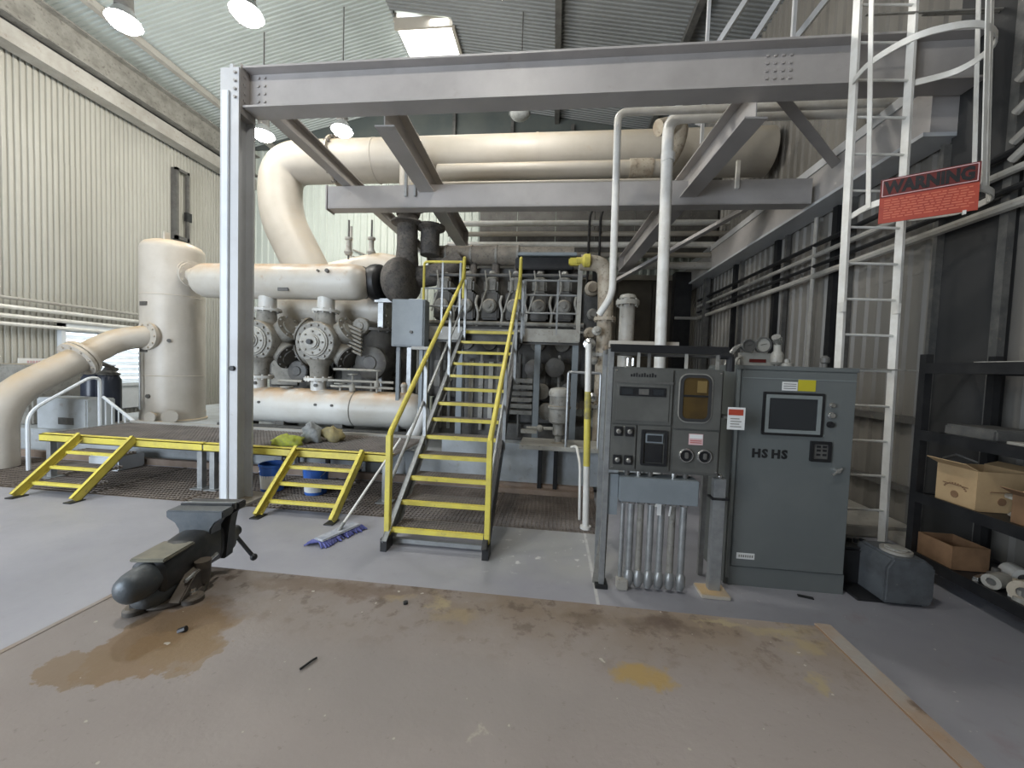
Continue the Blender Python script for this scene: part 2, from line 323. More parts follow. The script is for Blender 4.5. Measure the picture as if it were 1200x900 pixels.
# floor with the grated trench left open
TX0, TX1, TY0, TY1 = -9.5, .62, 4.13, 5.42
fl = MB()
fl.box(XL, XR, YF, TY0, -.12, 0); fl.box(XL, TX0, TY0, TY1, -.12, 0); fl.box(TX1, XR, TY0, TY1, -.12, 0); fl.box(XL, XR, TY1, YB, -.12, 0)
struct('floor', fl, 'floor')
tr = MB(); tr.box(TX0, TX1, TY0, TY1, -.42, -.36); tr.box(TX0-.02, TX0, TY0, TY1, -.36, -.12); struct('trim_1', tr, 'pit')
# corrugated sheets: one profile mesh per size, shared by every sheet
def corr(wd, hgt, pitch, dep):
    """sheet in local XZ facing -Y, ribs upright"""
    m = MB(); n = round(wd/pitch); prof = []
    for i in range(n):
        x = i*pitch; prof += [(x, 0), (x+pitch*.5, 0), (x+pitch*.62, -dep), (x+pitch*.88, -dep)]
    prof.append((wd, 0)); vs = []; fs = []
    for x, y in prof: vs += [(x, y, 0), (x, y, hgt)]
    for i in range(len(prof)-1): a = 2*i; fs.append((a, a+2, a+3, a+1))
    return m.add(vs, fs)
def clad(wall, origin, along, nx, ny, wd, hgt, pitch, dep, m, name='cladding_sheet', face=1, skip=()):
    """tiles nx by ny sheets; along = unit vector of the wall"""
    mb = corr(wd, hgt, pitch, dep); src = None; ang = math.atan2(along[1], along[0])
    for i in range(nx):
        for j in range(ny):
            if (i, j) in skip: continue
            if src is None:
                off = OFF[wall.name]; OFF[wall.name] = V((0, 0, 0)); src = obj(name, mb, m, wall, smooth=.3); OFF[wall.name] = off; o = src
            else: o = src.copy(); COL.objects.link(o); o.parent = wall
            p = V(origin)+V(along)*wd*i+V((0, 0, hgt*j)); nrm = V((math.sin(ang), -math.cos(ang), 0))
            o.location = p-off+nrm*(.006*(j % 2)); o.rotation_euler = (0, 0, ang)
wl = sempty('wall_left', (XL, 4, 0)); struct('wall_backing', MB().box(XL-.2, XL-.08, YF, YB, 0, EAVE), 'wall_l', wl)
clad(wl, (XL, YF+.02, 0), (0, 1), 11, 3, 1.6, 2.99, .16, .045, 'wall_l') if False else None
clad(wl, (XL, YF+.02, 0), (0, 1, 0), 11, 3, 1.6, 2.98, .10, -.03, 'wall_l')
wb = sempty('wall_back', (-3, YB, 0)); struct('wall_backing', MB().box(XL-.2, XR+.2, YB+.08, YB+.2, 0, RZ), 'wall_b', wb)
clad(wb, (XL, YB, 0), (1, 0, 0), 9, 2, 1.68, 4.475, .24, .03, 'wall_b')
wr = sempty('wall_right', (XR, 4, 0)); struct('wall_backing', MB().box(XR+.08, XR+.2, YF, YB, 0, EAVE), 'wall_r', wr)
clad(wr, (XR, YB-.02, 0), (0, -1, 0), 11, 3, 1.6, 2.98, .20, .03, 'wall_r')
gm = MB().prism([(XL, EAVE), (XR, EAVE), (RX, RZ-.02)], (0, YB-.04, 0), (1, 0, 0), (0, 0, 1), .03); struct('trim_2', gm, 'gable')
for k, x in enumerate((-9.1, -7.3, -5.4, -3.5, -1.6, .3, 2.2)):   # gable posts
    struct('trim_3' if k == 0 else 'trim_3', MB().box(x-.05, x+.05, YB-.2, YB-.07, EAVE-.3, RZ-.2-abs(x-RX)*.18), 'dark', wb).name = 'gable_post'
# front wall with the big door opening at the left
wf = MB(); wf.box(XL, -10.3, YF-.15, YF, 0, EAVE); wf.box(-4.7, XR, YF-.15, YF, 0, EAVE); wf.box(-10.3, -4.7, YF-.15, YF, 5, EAVE)
wf.prism([(XL, EAVE), (XR, EAVE), (RX, RZ)], (0, YF, 0), (1, 0, 0), (0, 0, 1), .15); struct('wall_front', wf, 'wall_r')
# ceiling: ribs run from eave to ridge
ce = sempty('ceiling', (RX, 4, EAVE))
bk = MB(); bk.prism([(XL-.2, EAVE+.1), (RX, RZ+.12), (XR+.2, EAVE+.1), (XR+.2, EAVE+.2), (RX, RZ+.24), (XL-.2, EAVE+.2)], (0, YB+.2, 0), (1, 0, 0), (0, 0, 1), 1)
SK = (-4.3, -2.8, 9.6, 11.2)
def slope_z(x): return EAVE+(RZ-EAVE)*((x-XL)/(RX-XL) if x < RX else (XR-x)/(XR-RX))
def ceil_sheet(x0, x1, y0, wd, pitch=.10, dep=.028):
    prof = []; n = round(wd/pitch)
    for i in range(n): y = y0+i*pitch; prof += [(y, 0), (y+pitch*.5, 0), (y+pitch*.62, -dep), (y+pitch*.88, -dep)]
    prof.append((y0+wd, 0)); vs = []; fs = []
    for y, z in prof: vs += [(x0, y, slope_z(x0)+z), (x1, y, slope_z(x1)+z)]
    for i in range(len(prof)-1): a = 2*i; fs.append((a, a+2, a+3, a+1))
    return MB().add(vs, fs)
y = YF
srcs = {}
while y < YB-.01:
    wd = 1.6
    for key, (x0, x1) in (('l', (XL, RX)), ('r', (RX, XR))):
        if key == 'r' and y+wd > SK[2] and y < SK[3]:
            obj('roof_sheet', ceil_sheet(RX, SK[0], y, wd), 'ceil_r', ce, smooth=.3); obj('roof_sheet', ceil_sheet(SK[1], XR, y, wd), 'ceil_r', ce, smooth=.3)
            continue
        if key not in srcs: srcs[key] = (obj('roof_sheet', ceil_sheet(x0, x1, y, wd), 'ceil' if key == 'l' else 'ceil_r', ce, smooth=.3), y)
        else: c = srcs[key][0].copy(); COL.objects.link(c); c.parent = ce; c.location = (0, y-srcs[key][1], 0)
    y += wd
# patches beside the skylight (sheets there are cut)
for a, b_ in ((SK[2]-.4, SK[2]), (SK[3], SK[3]+.45)):
    pass
rb = MB()                           # outer roof deck, open over the skylight
def deck(x0, x1, y0, y1): rb.prism([(x0, slope_z(x0)+.1), (x1, slope_z(x1)+.1), (x1, slope_z(x1)+.16), (x0, slope_z(x0)+.16)], (0, y1, 0), (1, 0, 0), (0, 0, 1), y1-y0)
deck(XL-.2, RX, YF-.2, YB+.2); deck(SK[1], XR+.2, YF-.2, YB+.2); deck(RX, SK[0], YF-.2, YB+.2); deck(SK[0], SK[1], YF-.2, SK[2]); deck(SK[0], SK[1], SK[3], YB+.2)
obj('roof_deck', rb, 'ceil', ce)
sk = sempty('window_1', (sum(SK[:2])/2, sum(SK[2:])/2, 10.1))
zs = slope_z(-2.6)
fr = MB(); 
for x in SK[:2]: fr.box(x-.04, x+.04, SK[2], SK[3], slope_z(x)-.10, slope_z(x)+.25)
fr.box(SK[0], SK[1], SK[2]-.03, SK[2]+.03, zs-.02, zs+.25); fr.box(SK[0], SK[1], SK[3]-.04, SK[3]+.04, zs-.15, zs+.25)
obj('skylight_frame', fr, 'duct', sk)
obj('skylight_pane', MB().box(SK[0], SK[1], SK[2], SK[3]-.42, zs+.14, zs+.17), 'sky', sk); obj('skylight_pane', MB().box(SK[0], SK[1], SK[3]-.38, SK[3], zs+.14, zs+.17), 'sky', sk)
obj('glazing_bar', MB().box(SK[0], SK[1], SK[3]-.42, SK[3]-.38, zs+.10, zs+.18), 'beam', sk)
# purlins along the building
for i, (x, m) in enumerate(((-9.9, 'pipegrey'), (-.2, 'mach_dk'), (2.6, 'dark'))):
    z = slope_z(x)-.13; struct('purlin', MB().box(x-.07, x+.07, YF, YB, z-.09, z+.06), m, ce)
# crane rails on the left wall
t3 = sempty('trim_3', (-10.6, 4, 7.6))
struct('crane_girder', MB().ibeam((-10.55, YF, 8.38), (-10.55, YB-.05, 8.38), .68, .34, .03, .02), 'mach', t3)
struct('crane_rail', MB().box(-10.62, -10.48, YF, YB-.05, 8.72, 8.77), 'white', t3)
struct('dark_web_strip', MB().box(-10.75, -10.6, YF, YB-.05, 7.94, 8.06), 'black', t3)
struct('eave_beam', MB().box(-10.85, -10.5, YF, YB-.05, 7.6, 7.94), 'pipegrey', t3)
cc = MB().ibeam((-10.7, YB-.3, 0), (-10.7, YB-.3, 7.6), .34, .3, up=(1, 0, 0)); struct('trim_4', cc, 'mach_dk')
# right wall: girder, wall columns, girts, curb
struct('trim_5', MB().box(3.72, 4.04, 4.45, YB-.05, 4.3, 4.84), 'beam')
g = MB(); g.box(3.70, 3.72, 4.45, YB-.05, 4.78, 4.9); g.box(3.66, 4.04, 4.45, YB-.05, 4.26, 4.3); struct('trim_6', g, 'beam_lt')
t7 = sempty('trim_7', (4, 6, 0))
for y in (6.15, 7.65, 9.3, 11.0): struct('wall_post', MB().box(3.98, 4.06, y-.05, y+.05, 0, 4.26), 'black', t7); struct('wall_post', MB().box(3.99, 4.06, y-.32, y-.26, 0, 4.26), 'mach_dk', t7)
struct('trim_8', MB().box(3.97, 4.09, 3.96, 4.5, 0, EAVE-.2), 'rubber')
struct('trim_9', MB().box(3.94, 4.0, 3.9, 3.97, 0, EAVE-.2).box(3.9, 4.06, 4.49, 4.53, 0, 4.2), 'dark')
struct('trim_10', MB().box(3.2, 4.06, 4.62, 6.4, 0, .13).box(3.75, 4.06, 4.1, 4.62, 0, .1), 'pipegrey', bevel=.01)
struct('trim_11', MB().box(3.97, 4.05, 4.55, 12.5, 1.28, 1.36).box(3.97, 4.05, 4.55, 12.5, .5, .56), 'mach_dk')
# dark brown panelling on the right half of the back wall and a tall dark post
bp = sempty('trim_12', (2.2, 12.4, 0))
for i in range(4): struct('wall_panel', MB().box(-.2+i*1.05, .83+i*1.05, 12.36, 12.42, .5, 4.6), 'brown', bp)
for i in range(6): struct('wall_panel', MB().box(-2.15+i*1.03, -1.14+i*1.03, 12.36-1.9, 12.42-1.9, 4.0 if i < 2 else 4.8, 7.3), 'mach_dk', bp)
for x in (-2.1, 1.0, 3.9): struct('screen_post', MB().box(x-.06, x+.06, 10.55, 10.7, 0 if x > 3 else .42, 7.3), 'dark', bp)
struct('panel_rail', MB().box(-.2, 4.0, 12.32, 12.42, 4.6, 4.75), 'duct', bp)
struct('trim_13', MB().box(3.3, 3.75, 11.3, 11.6, 0, 4.6), 'black')
# louvred opening on the left wall
lv = sempty('window_2', (-10.9, 8.3, .4))
f = MB(); f.box(-10.98, -10.86, 7.42, 7.5, .35, 2.4); f.box(-10.98, -10.86, 9.2, 9.28, .35, 2.4); f.box(-10.98, -10.86, 7.42, 9.28, 2.32, 2.4); f.box(-10.98, -10.86, 7.42, 9.28, .95, 1.03)
obj('window_frame', f, 'louvre', lv); src = None
for i in range(9):
    p = MB().prism([(-.02, 0), (.10, -.085), (.10, -.10), (-.02, -.015)], (-10.97, 7.5, 0), (1, 0, 0), (0, 0, 1), -1.7)
    if src is None: src = obj('slat', p, 'louvre', lv); base = src.location.copy(); src.location = (0, 0, 2.3)
    else: c = src.copy(); COL.objects.link(c); c.parent = lv; c.location = (0, 0, 2.3-i*.145)
obj('daylight_pane', MB().box(-10.99, -10.975, 7.5, 9.2, .95, 2.32), 'louvre_glow', lv); obj('backing_board', MB().box(-10.99, -10.96, 7.5, 9.2, .35, .95), 'conc', lv)
obj('lower_panel', MB().box(-10.95, -10.9, 7.5, 9.2, .38, .95), 'louvre', lv)
# concrete foundation, skid, kerb
struct('trim_14', MB().box(-9.6, 1.6, 5.62, 10.5, 0, .42), 'conc', bevel=.015)
struct('trim_15', MB().box(-1.6, 1.3, 5.5, 5.62, .1, .66), 'conc')
struct('trim_16', MB().box(-9.4, .62, 5.42, 5.5, 0, .10).box(-.8, .62, 5.3, 5.42, -.1, .06), 'kerb')
# floor grating over the trench
gr = sempty('trim_17', (-4, 4.7, 0)); pan = None
w_ = 1.265
for i in range(8):
    x0 = TX0+i*w_
    if pan is None:
        m = MB()
        for k in range(21): yy = TY0+.02+k*.0625; m.box(x0+.01, x0+w_-.01, yy-.004, yy+.004, -.045, -.002)
        for k in range(26): xx = x0+.03+k*.048; m.box(xx-.003, xx+.003, TY0+.01, TY1-.01, -.02, -.006)
        m.box(x0+.004, x0+.014, TY0, TY1, -.05, 0); m.box(x0+w_-.014, x0+w_-.004, TY0, TY1, -.05, 0)
        pan = obj('grating_panel', m, 'grate', gr)
    else: c = pan.copy(); COL.objects.link(c); c.parent = gr; c.location = (i*w_, 0, 0)
sb = MB()
for k in range(9): sb.box(TX0+k*w_-.03, TX0+k*w_+.03, TY0, TY1, -.36, -.05)
struct('grating_bearer', sb, 'dark', gr)
# small steel rails in the pit edge: nothing more
# ================================================================ WORKBENCH
BX0, BX1, BY0, BY1, BZ = -1.52, .955, .25, 1.395, .9
wbn = thing('workbench', 'steel-topped workbench with rust stains in the foreground', 'workbench', (-.3, .8, 0))
obj('bench_top', MB().box(BX0, BX1, BY0, BY1, BZ-.02, BZ), 'bench', wbn, bevel=.002)
em = mat('bench_edge_strip', (.30, .275, .25), (.30, .19, .11), .5, scale=3, lo=.38, hi=.62, c3=(.14, .10, .075), lo3=.6, hi3=.7, bump=.2)
obj('edge_strip', MB().bar((BX1+.003, BY0, BZ+.001), (BX1+.003, BY1+.01, BZ+.001), .052, .006), em, wbn, 'rusted flat bar edging', bevel=.001)
obj('edge_gap_strip', MB().box(BX1-.026, BX1-.021, BY0, BY1, BZ+.0005, BZ+.003), 'cardbrown', wbn)
obj('edge_lip', MB().box(BX0-.006, BX0+.012, BY0, BY1, BZ-.06, BZ+.0015), em, wbn)
obj('apron', MB().box(BX0+.05, BX1-.05, BY1-.1, BY1-.05, BZ-.14, BZ-.02).box(BX0+.05, BX1-.05, BY0+.05, BY0+.1, BZ-.14, BZ-.02), 'mach_dk', wbn)
for x in (BX0+.09, BX1-.09):
    for y in (BY0+.09, BY1-.12): obj('leg', MB().box(x-.04, x+.04, y-.04, y+.04, 0, BZ-.02), 'mach_dk', wbn)
tag(obj('steel_rod_scrap', MB().tube([(-.66, .955, .904), (-.645, .99, .905), (-.64, 1.0, .904)], .003, 6), 'black'), 'thin dark wire offcut lying on the bench plate, left of the middle', 'scrap')
tag(obj('hex_nut', MB().cyl((-.49, 1.285, BZ), (-.49, 1.285, BZ+.008), .009, n=6), 'black'), 'small black nut lying near the far edge of the bench plate', 'nut')
tag(obj('steel_chip', MB().cyl((-1.12, 1.04, BZ), (-1.10, 1.045, BZ+.008), .009, n=7), 'black'), 'small dark chip on the orange stain beside the vise', 'scrap')
# ---------------- vise (local: +Y towards the jaws)
vs = thing('bench_vise', 'large dark iron bench vise bolted at the far left corner of the bench', 'vise', (-1.325, 1.205, BZ), local=True, rotz=R(9))
b = MB(); b.lathe([(.10, 0), (.105, .008), (.10, .022), (.075, .03), (.06, .045), (.058, .07)], (0, 0, 0), n=28); obj('swivel_base', b, 'vise_base', vs)
for i, a in enumerate((-20, 75, 165, 250)):
    a = R(a); p = V((math.cos(a)*.105, math.sin(a)*.105, 0)); b = MB(); b.lathe([(.034, 0), (.034, .014), (.028, .02)], p, n=14); lg = obj('mounting_lug', b, 'vise_base', vs)
    b = MB(); b.cyl(p+V((0, 0, .02)), p+V((0, 0, .034)), .016, n=6); b.cyl(p+V((0, 0, .034)), p+V((0, 0, .044)), .008, n=8); obj('bolt', b, 'chrome' if i == 0 else 'vise_dk', lg)
# body: lower casting with rounded rear dome
def loft(secs, n=20, sq=2.6):
    """secs: (y, cx, cz, rx, rz) superellipse rings along Y"""
    vs_ = []; fs = []
    for y, cx, cz, rx, rz in secs:
        for i in range(n):
            t = 2*PI*i/n; c, s_ = math.cos(t), math.sin(t)
            vs_.append((cx+rx*math.copysign(abs(c)**(2/sq), c), y, cz+rz*math.copysign(abs(s_)**(2/sq), s_)))
    for j in range(len(secs)-1):
        for i in range(n): k = (i+1) % n; fs.append((j*n+i, j*n+k, (j+1)*n+k, (j+1)*n+i))
    fs.append(tuple(range(n-1, -1, -1))); fs.append(tuple((len(secs)-1)*n+i for i in range(n)))
    return MB().add(vs_, fs)
obj('rear_dome', loft([(-.135, 0, .05, .012, .012), (-.128, 0, .05, .03, .024), (-.11, 0, .05, .045, .036), (-.08, 0, .05, .054, .044), (-.03, 0, .055, .056, .048), (.02, 0, .06, .055, .05)], sq=2.1), 'vise', vs)
obj('slide_tube', loft([(-.19, -.0, .112, .012, .012), (-.186, 0, .112, .028, .028), (-.172, 0, .112, .043, .043), (-.15, 0, .112, .05, .05), (-.12, 0, .112, .053, .053), (-.1, 0, .112, .05, .05), (-.09, 0, .112, .053, .053), (.06, 0, .112, .053, .053)], 24, 2.0), 'vise', vs)
obj('body_casting', loft([(-.10, 0, .105, .048, .048), (-.09, 0, .107, .058, .058), (0, 0, .112, .063, .065), (.1, 0, .115, .066, .075), (.16, 0, .118, .062, .082)], 20, 3.6), 'vise_dk', vs)
obj('anvil_face', MB().box(-.056, .056, -.10, .035, .165, .178), 'vise_wood', vs, 'worn flat top plate', bevel=.004)
# fixed jaw: flared block
b = MB(); prof = [(-.055, .12), (.055, .12), (.06, .19), (.075, .215), (.105, .235), (.105, .262), (-.105, .262), (-.105, .235), (-.075, .215), (-.06, .19)]
b.prism(prof, (0, .165, 0), (1, 0, 0), (0, 0, 1), .062); obj('fixed_jaw', b, 'vise', vs, bevel=.004)
b = MB(); b.prism([(-.052, .03), (.052, .03), (.066, .17), (.075, .215), (.105, .235), (.105, .262), (-.105, .262), (-.105, .235), (-.075, .215), (-.066, .17)], (0, .245, 0), (1, 0, 0), (0, 0, 1), .05)
obj('moving_jaw', b, 'vise_dk', vs, bevel=.004)
obj('jaw_plate', MB().box(-.10, .10, .165, .175, .24, .268), 'vise_dk', vs, bevel=.002); obj('jaw_plate', MB().box(-.10, .10, .182, .192, .24, .268), 'galv', vs, bevel=.002)
obj('moving_casting', loft([(.18, 0, .10, .05, .075), (.24, 0, .10, .056, .08), (.27, 0, .09, .05, .06), (.29, 0, .085, .036, .036), (.31, 0, .085, .034, .034)], 20, 3), 'vise_dk', vs)
b = MB().cyl((0, .30, .085), (0, .345, .085), .024, n=16); sc = obj('screw_head', b, 'vise_dk', vs)
hb = MB().tube([(-.10, .33, .20), (.06, .33, .0), (.085, .33, -.03)], .0085, 10); hb.ball((-.10, .33, .20), .015); hb.ball((.085, .33, -.03), .015); obj('handle', hb, 'vise_dk', sc)
lk = MB().cyl((.085, .03, .03), (.085, .03, .11), .022, .026, n=14); lo_ = obj('swivel_lock', lk, 'vise_base', vs)
obj('lock_bar', MB().tube([(.085, -.05, .075), (.085, .10, .10)], .007, 8), 'chrome', lo_)
obj('side_web', MB().prism([(-.09, .02), (.06, .02), (.06, .10), (-.02, .085)], (.055, 0, 0), (0, 1, 0), (0, 0, 1), .04), 'vise_base', vs, bevel=.004)
# ================================================================ STEEL FRAME
def bolts(m, c, u, v, n, pu, pv, r=.016, t=.012):
    """rows of bolt heads in the plane u,v"""
    c, u, v = V(c), V(u), V(v); nn = u.cross(v).normalized()
    for i in range(n[0]):
        for j in range(n[1]): p = c+u*pu*(i-(n[0]-1)/2)+v*pv*(j-(n[1]-1)/2); m.cyl(p-nn*t, p+nn*t, r, n=6)
    return m
sc = thing('steel_column', 'tall light grey steel column at the left end of the foreground beam', 'column', (-3.8, 4.3, 0))
c = MB(); c.box(-3.92, -3.69, 4.14, 4.165, .03, 5.06); c.box(-3.92, -3.69, 4.36, 4.385, .03, 5.12); c.box(-3.825, -3.785, 4.165, 4.36, .03, 5.12); obj('column_section', c, 'beam_lt', sc)
obj('daylight_strip', MB().box(-3.885, -3.80, 4.115, 4.14, .03, 4.8), 'louvre', sc, 'pale strip up the front in place of daylight on the column', bevel=.006)  # pale strip puts the bluish daylight on the column face into the shape
obj('base_plate', MB().box(-4.05, -3.56, 4.05, 4.55, 0, .03), 'beam', sc)
obj('stiffener', MB().box(-3.69, -3.685, 4.16, 4.385, 4.56, 5.12).box(-3.92, -3.69, 4.165, 4.36, 4.56, 4.58), 'beam', sc)
obj('bolt_group', bolts(bolts(MB(), (-3.73, 4.13, 4.86), (1, 0, 0), (0, 0, 1), (1, 4), .1, .09), (-3.685, 4.27, 4.86), (0, 1, 0), (0, 0, 1), (2, 4), .12, .09), 'beam', sc)
obj('junction_plug', MB().cyl((-3.745, 4.14, 1.63), (-3.745, 4.11, 1.63), .03, n=14), 'black', sc)
mb_ = thing('steel_beam', 'long deep grey I-beam crossing the foreground from column to right wall', 'beam', (0, 4.3, 4.86))
obj('beam_section', MB().ibeam((-3.68, 4.3, 4.87), (3.95, 4.3, 4.87), .46, .24, .022, .014), 'beam', mb_)
s = MB()
for x in (-2.09, 2.02, 2.9): s.box(x-.006, x+.006, 4.19, 4.29, 4.67,5.07)
obj('bolt_group', bolts(bolts(MB(), (2.15, 4.29, 4.90), (1, 0, 0), (0, 0, 1), (4, 4), .075, .075), (-3.53, 4.29, 4.9), (1, 0, 0), (0, 0, 1), (2, 4), .08, .09), 'beam', mb_)
def depth_beam(x, y1, label, h=.34, w_=.2, z=4.8, x1=None, z1=None):
    x1 = x if x1 is None else x1; z1 = z if z1 is None else z1
    t = thing('steel_beam', label, 'beam', (x, (4.4+y1)/2, z-h/2-.0))
    obj('beam_section', MB().ibeam((x, 4.42, z), (x1, y1, z1), h, w_, .018, .012), 'beam', t); e = MB().box(x1-w_/2, x1+w_/2, y1, y1+.02, z1-h/2-.04, z1+h/2); obj('end_plate', e, 'beam', t); return t
depth_beam(-3.48, 9.6, 'slim grey beam running back from the tall column over the upper vessel', .22, .15, 4.76, -3.55)
depth_beam(-2.08, 9.0, 'deep grey beam running back from beam to above the tall stairs', .40, .24, 4.72, -2.24)
depth_beam(2.02, 9.85, 'grey beam running back on the right behind the white pipes', .38, .24, 4.66, 1.62, 4.4)
t = thing('box_beam', 'horizontal grey box beam under the big overhead duct', 'beam', (0, 6.2, 4.2))
obj('beam_section', MB().chan((-3.83, 6.2, 4.46), (3.62, 6.2, 4.46), .36, .2, .02, side=-1), 'beam', t); obj('end_plate', MB().box(-3.85, -3.83, 6.08, 6.32, 4.26, 4.66), 'beam', t)
obj('hanger', MB().box(-2.5, -2.46, 6.06, 6.1, 4.45, 4.85).box(-2.34, -2.31, 6.06, 6.1, 4.45, 4.8), 'galv', t)
obj('hanger', MB().box(2.55, 2.6, 6.06, 6.1, 4.5, 4.9).box(2.0, 2.03, 6.06, 6.1, 4.5, 4.9), 'white', t)
def brace(p0, p1, label, w_=.09, m='beam'): return tag(obj('steel_brace', MB().angle(p0, p1, w_, .01), m), label, 'brace')
brace((2.28, 4.6, 4.95), (3.85, 5.9, 4.7), 'short angle brace from foreground beam down to the right girder', .12)
brace((1.3, 9.6, 3.9), (3.7, 7.0, 4.95), 'pale slanting angle brace meeting the right wall girder', .12)
for i, (x0, z0, x1, z1) in enumerate(((1.5, 5.4, 3.2, 8.2), (1.95, 5.4, 3.45, 7.9), (2.35, 5.35, 3.7, 7.2))):
    brace((x0, 6.0, z0), (x1, 5.6, z1), ('leftmost', 'middle', 'rightmost')[i]+' of three slanting roof braces above the right end of the beam', .09, 'beam_lt')
for i, (x, y) in enumerate(((1.95, 5.8), (2.75, 5.2))):
    tag(obj('hanger_rod', MB().box(x-.02, x+.02, y-.02, y+.02, 5.0, 8.9), 'beam_lt'), ('thin hanger post rising from the right rear beam', 'hanger post rising above the beam just left of the ladder')[i], 'post')
# ================================================================ HIGH BAY LAMPS
proto = None
lab = {(-7.6, 6.1): 'lit high-bay lamp near the top left corner of the hall', (-5.3, 6.1): 'lit high-bay lamp at the top edge, second from the left', (-1.0, 6.1): 'lit high-bay lamp high above the foreground beam centre',
       (-7.35, 9.0): 'lit high-bay lamp just right of the tall column top', (-5.3, 9.0): 'lit high-bay lamp above the bend of the big duct', (-1.0, 9.0): 'unlit high-bay lamp hanging under the dark gable',
       (-7.6, .6): 'unseen fill lamp added high over the left end of the workbench', (-1.0, .6): 'unseen fill lamp added high over the middle of the workbench'}
for x, y, z, on in LAMPS:
    t = thing('high_bay_lamp', lab[(x, y)], 'lamp', (x, y, z-.1), 'high bay lamps under the roof')
    obj('housing', MB().lathe([(.05, .55), (.12, .52), (.13, .2), (.10, .16)], (x, y, z), n=16), 'dark', t)
    obj('reflector', MB().lathe([(.11, .2), (.15, .14), (.24, -.02), (.255, -.03), (.25, -.035), (.23, -.02), (.14, .13)], (x, y, z), n=24, cap=False), 'galv', t)
    obj('lens', MB().lathe([(.02, -.15), (.10, -.14), (.19, -.10), (.235, -.03), (.235, 0)], (x, y, z), n=20), 'lampglow' if on else 'lampoff', t)
    obj('hook_rod', MB().cyl((x, y, z+.5), (x, y, slope_z(x)-.04), .015, n=6), 'dark', t)
# ================================================================ OVERHEAD DUCTS AND PIPES
t = thing('overhead_duct', 'very large beige overhead duct bending down behind the upper vessel', 'duct', (0, 8, 3.6))
path = rounded([(3.9, 8.0, 6.05), (-6.1, 8.0, 6.05), (-6.05, 7.9, 4.9), (-5.0, 7.6, 3.3)], 1.0, 14)
obj('duct_pipe', MB().tube(path, .43, 28), 'duct', t)
for x in (-3.9, -.5, 3.0): obj('seam_band', MB().cyl((x-.02, 8, 6.05), (x+.02, 8, 6.05), .438, n=28), 'duct', t)
f = MB()
for k in range(9): a = R(-75+k*26); f.cyl((-4.95+.1*math.sin(a)*0, 7.56-.0, 5.75+.0) if 0 else (-4.85, 8-.47*math.cos(a), 6.05+.47*math.sin(a)), (-4.75, 8-.47*math.cos(a), 6.05+.47*math.sin(a)), .035, n=6)
obj('bolt_ring', f, 'soot', t); obj('clamp_band', MB().cyl((-4.83, 8, 6.05), (-4.79, 8, 6.05), .50, n=28), 'duct', t)
t = thing('steam_pipe', 'yellowed lagged pipe running under the big duct above the beam', 'pipe', (1, 7.2, 5.1))
obj('pipe_run', MB().pipe([(-2.3, 7.2, 5.38), (1.8, 7.2, 5.38)], .145, n=18), 'duct', t)
obj('pipe_band', MB().cyl((1.2, 7.2, 5.38), (1.6, 7.2, 5.38), .165, n=18), 'mottled', t)
obj('lower_line', MB().cyl((-2.2, 7.05, 5.10), (1.7, 7.05, 5.10), .035, n=10), 'duct', t)
obj('flex_hose', MB().pipe([(1.8, 7.2, 5.38), (2.0, 7.2, 5.7), (2.05, 7.1, 6.1), (1.6, 6.9, 5.9)], .13, .2, 14), 'mottled', t)
# overhead runs towards the right wall
for i, (y, z, r, x0) in enumerate(((9.4, 7.1, .05, 1.2), (9.4, 6.9, .05, 1.8))):
    tag(obj('overhead_pipe', MB().cyl((x0, y, z), (4.1, y, z), r, n=10), 'pipegrey'), ('upper', 'lower')[i]+' thin grey pipe high behind the right end of the beam', 'pipe')
# four light horizontal lines behind the engine
for i, (z, r, m) in enumerate(((5.47, .07, 'white'), (5.2, .06, 'duct'), (4.93, .07, 'white'), (4.68, .06, 'duct'), (4.42, .09, 'pipegrey'))):
    tag(obj('horizontal_pipe', MB().cyl((-2.9, 10.0, z), (4.1, 10.0, z), r, n=10), m), ('topmost', 'second', 'third', 'fourth', 'lowest')[i]+' of the level pipes seen above the engine', 'pipe', 'level pipes behind the engine')
for i, x in enumerate((.75, 1.02)):
    tag(obj('cable_drop', MB().pipe([(x+.1, 9.91, 5.9), (x, 9.91, 5.6), (x, 9.91, 3.8)], .03, .1, 8), 'black'), ('left', 'right')[i]+' of two black cables dropping beside the level pipes', 'cable')
t = thing('water_pipe', 'slim white pipe dropping from overhead to the elbow beside the engine', 'pipe', (.67, 5, 2.4))
obj('pipe_run', MB().pipe([(4.06, 5.0, 4.96), (.67, 5.0, 4.96), (.70, 5.0, 2.72), (.56, 5.1, 2.48)], .045, .12, 12), 'white', t)
obj('elbow_fitting', MB().cyl((.76, 4.99, 5.08), (.76, 4.9, 5.04), .035, n=10), 'chrome', t)
t = thing('water_pipe', 'thicker white pipe dropping behind the dark control panel', 'pipe', (1.36, 5.2, 0))
obj('pipe_run', MB().pipe([(4.06, 5.2, 5.0), (1.33, 5.2, 5.0), (1.40, 5.2, 0)], .072, .2, 16), 'white', t)
obj('coupling', MB().cyl((1.345, 5.2, 4.55), (1.347, 5.2, 4.45), .085, n=16), 'white', t); obj('coupling', MB().cyl((1.385, 5.2, 1.6), (1.386, 5.2, 1.5), .085, n=16), 'white', t)
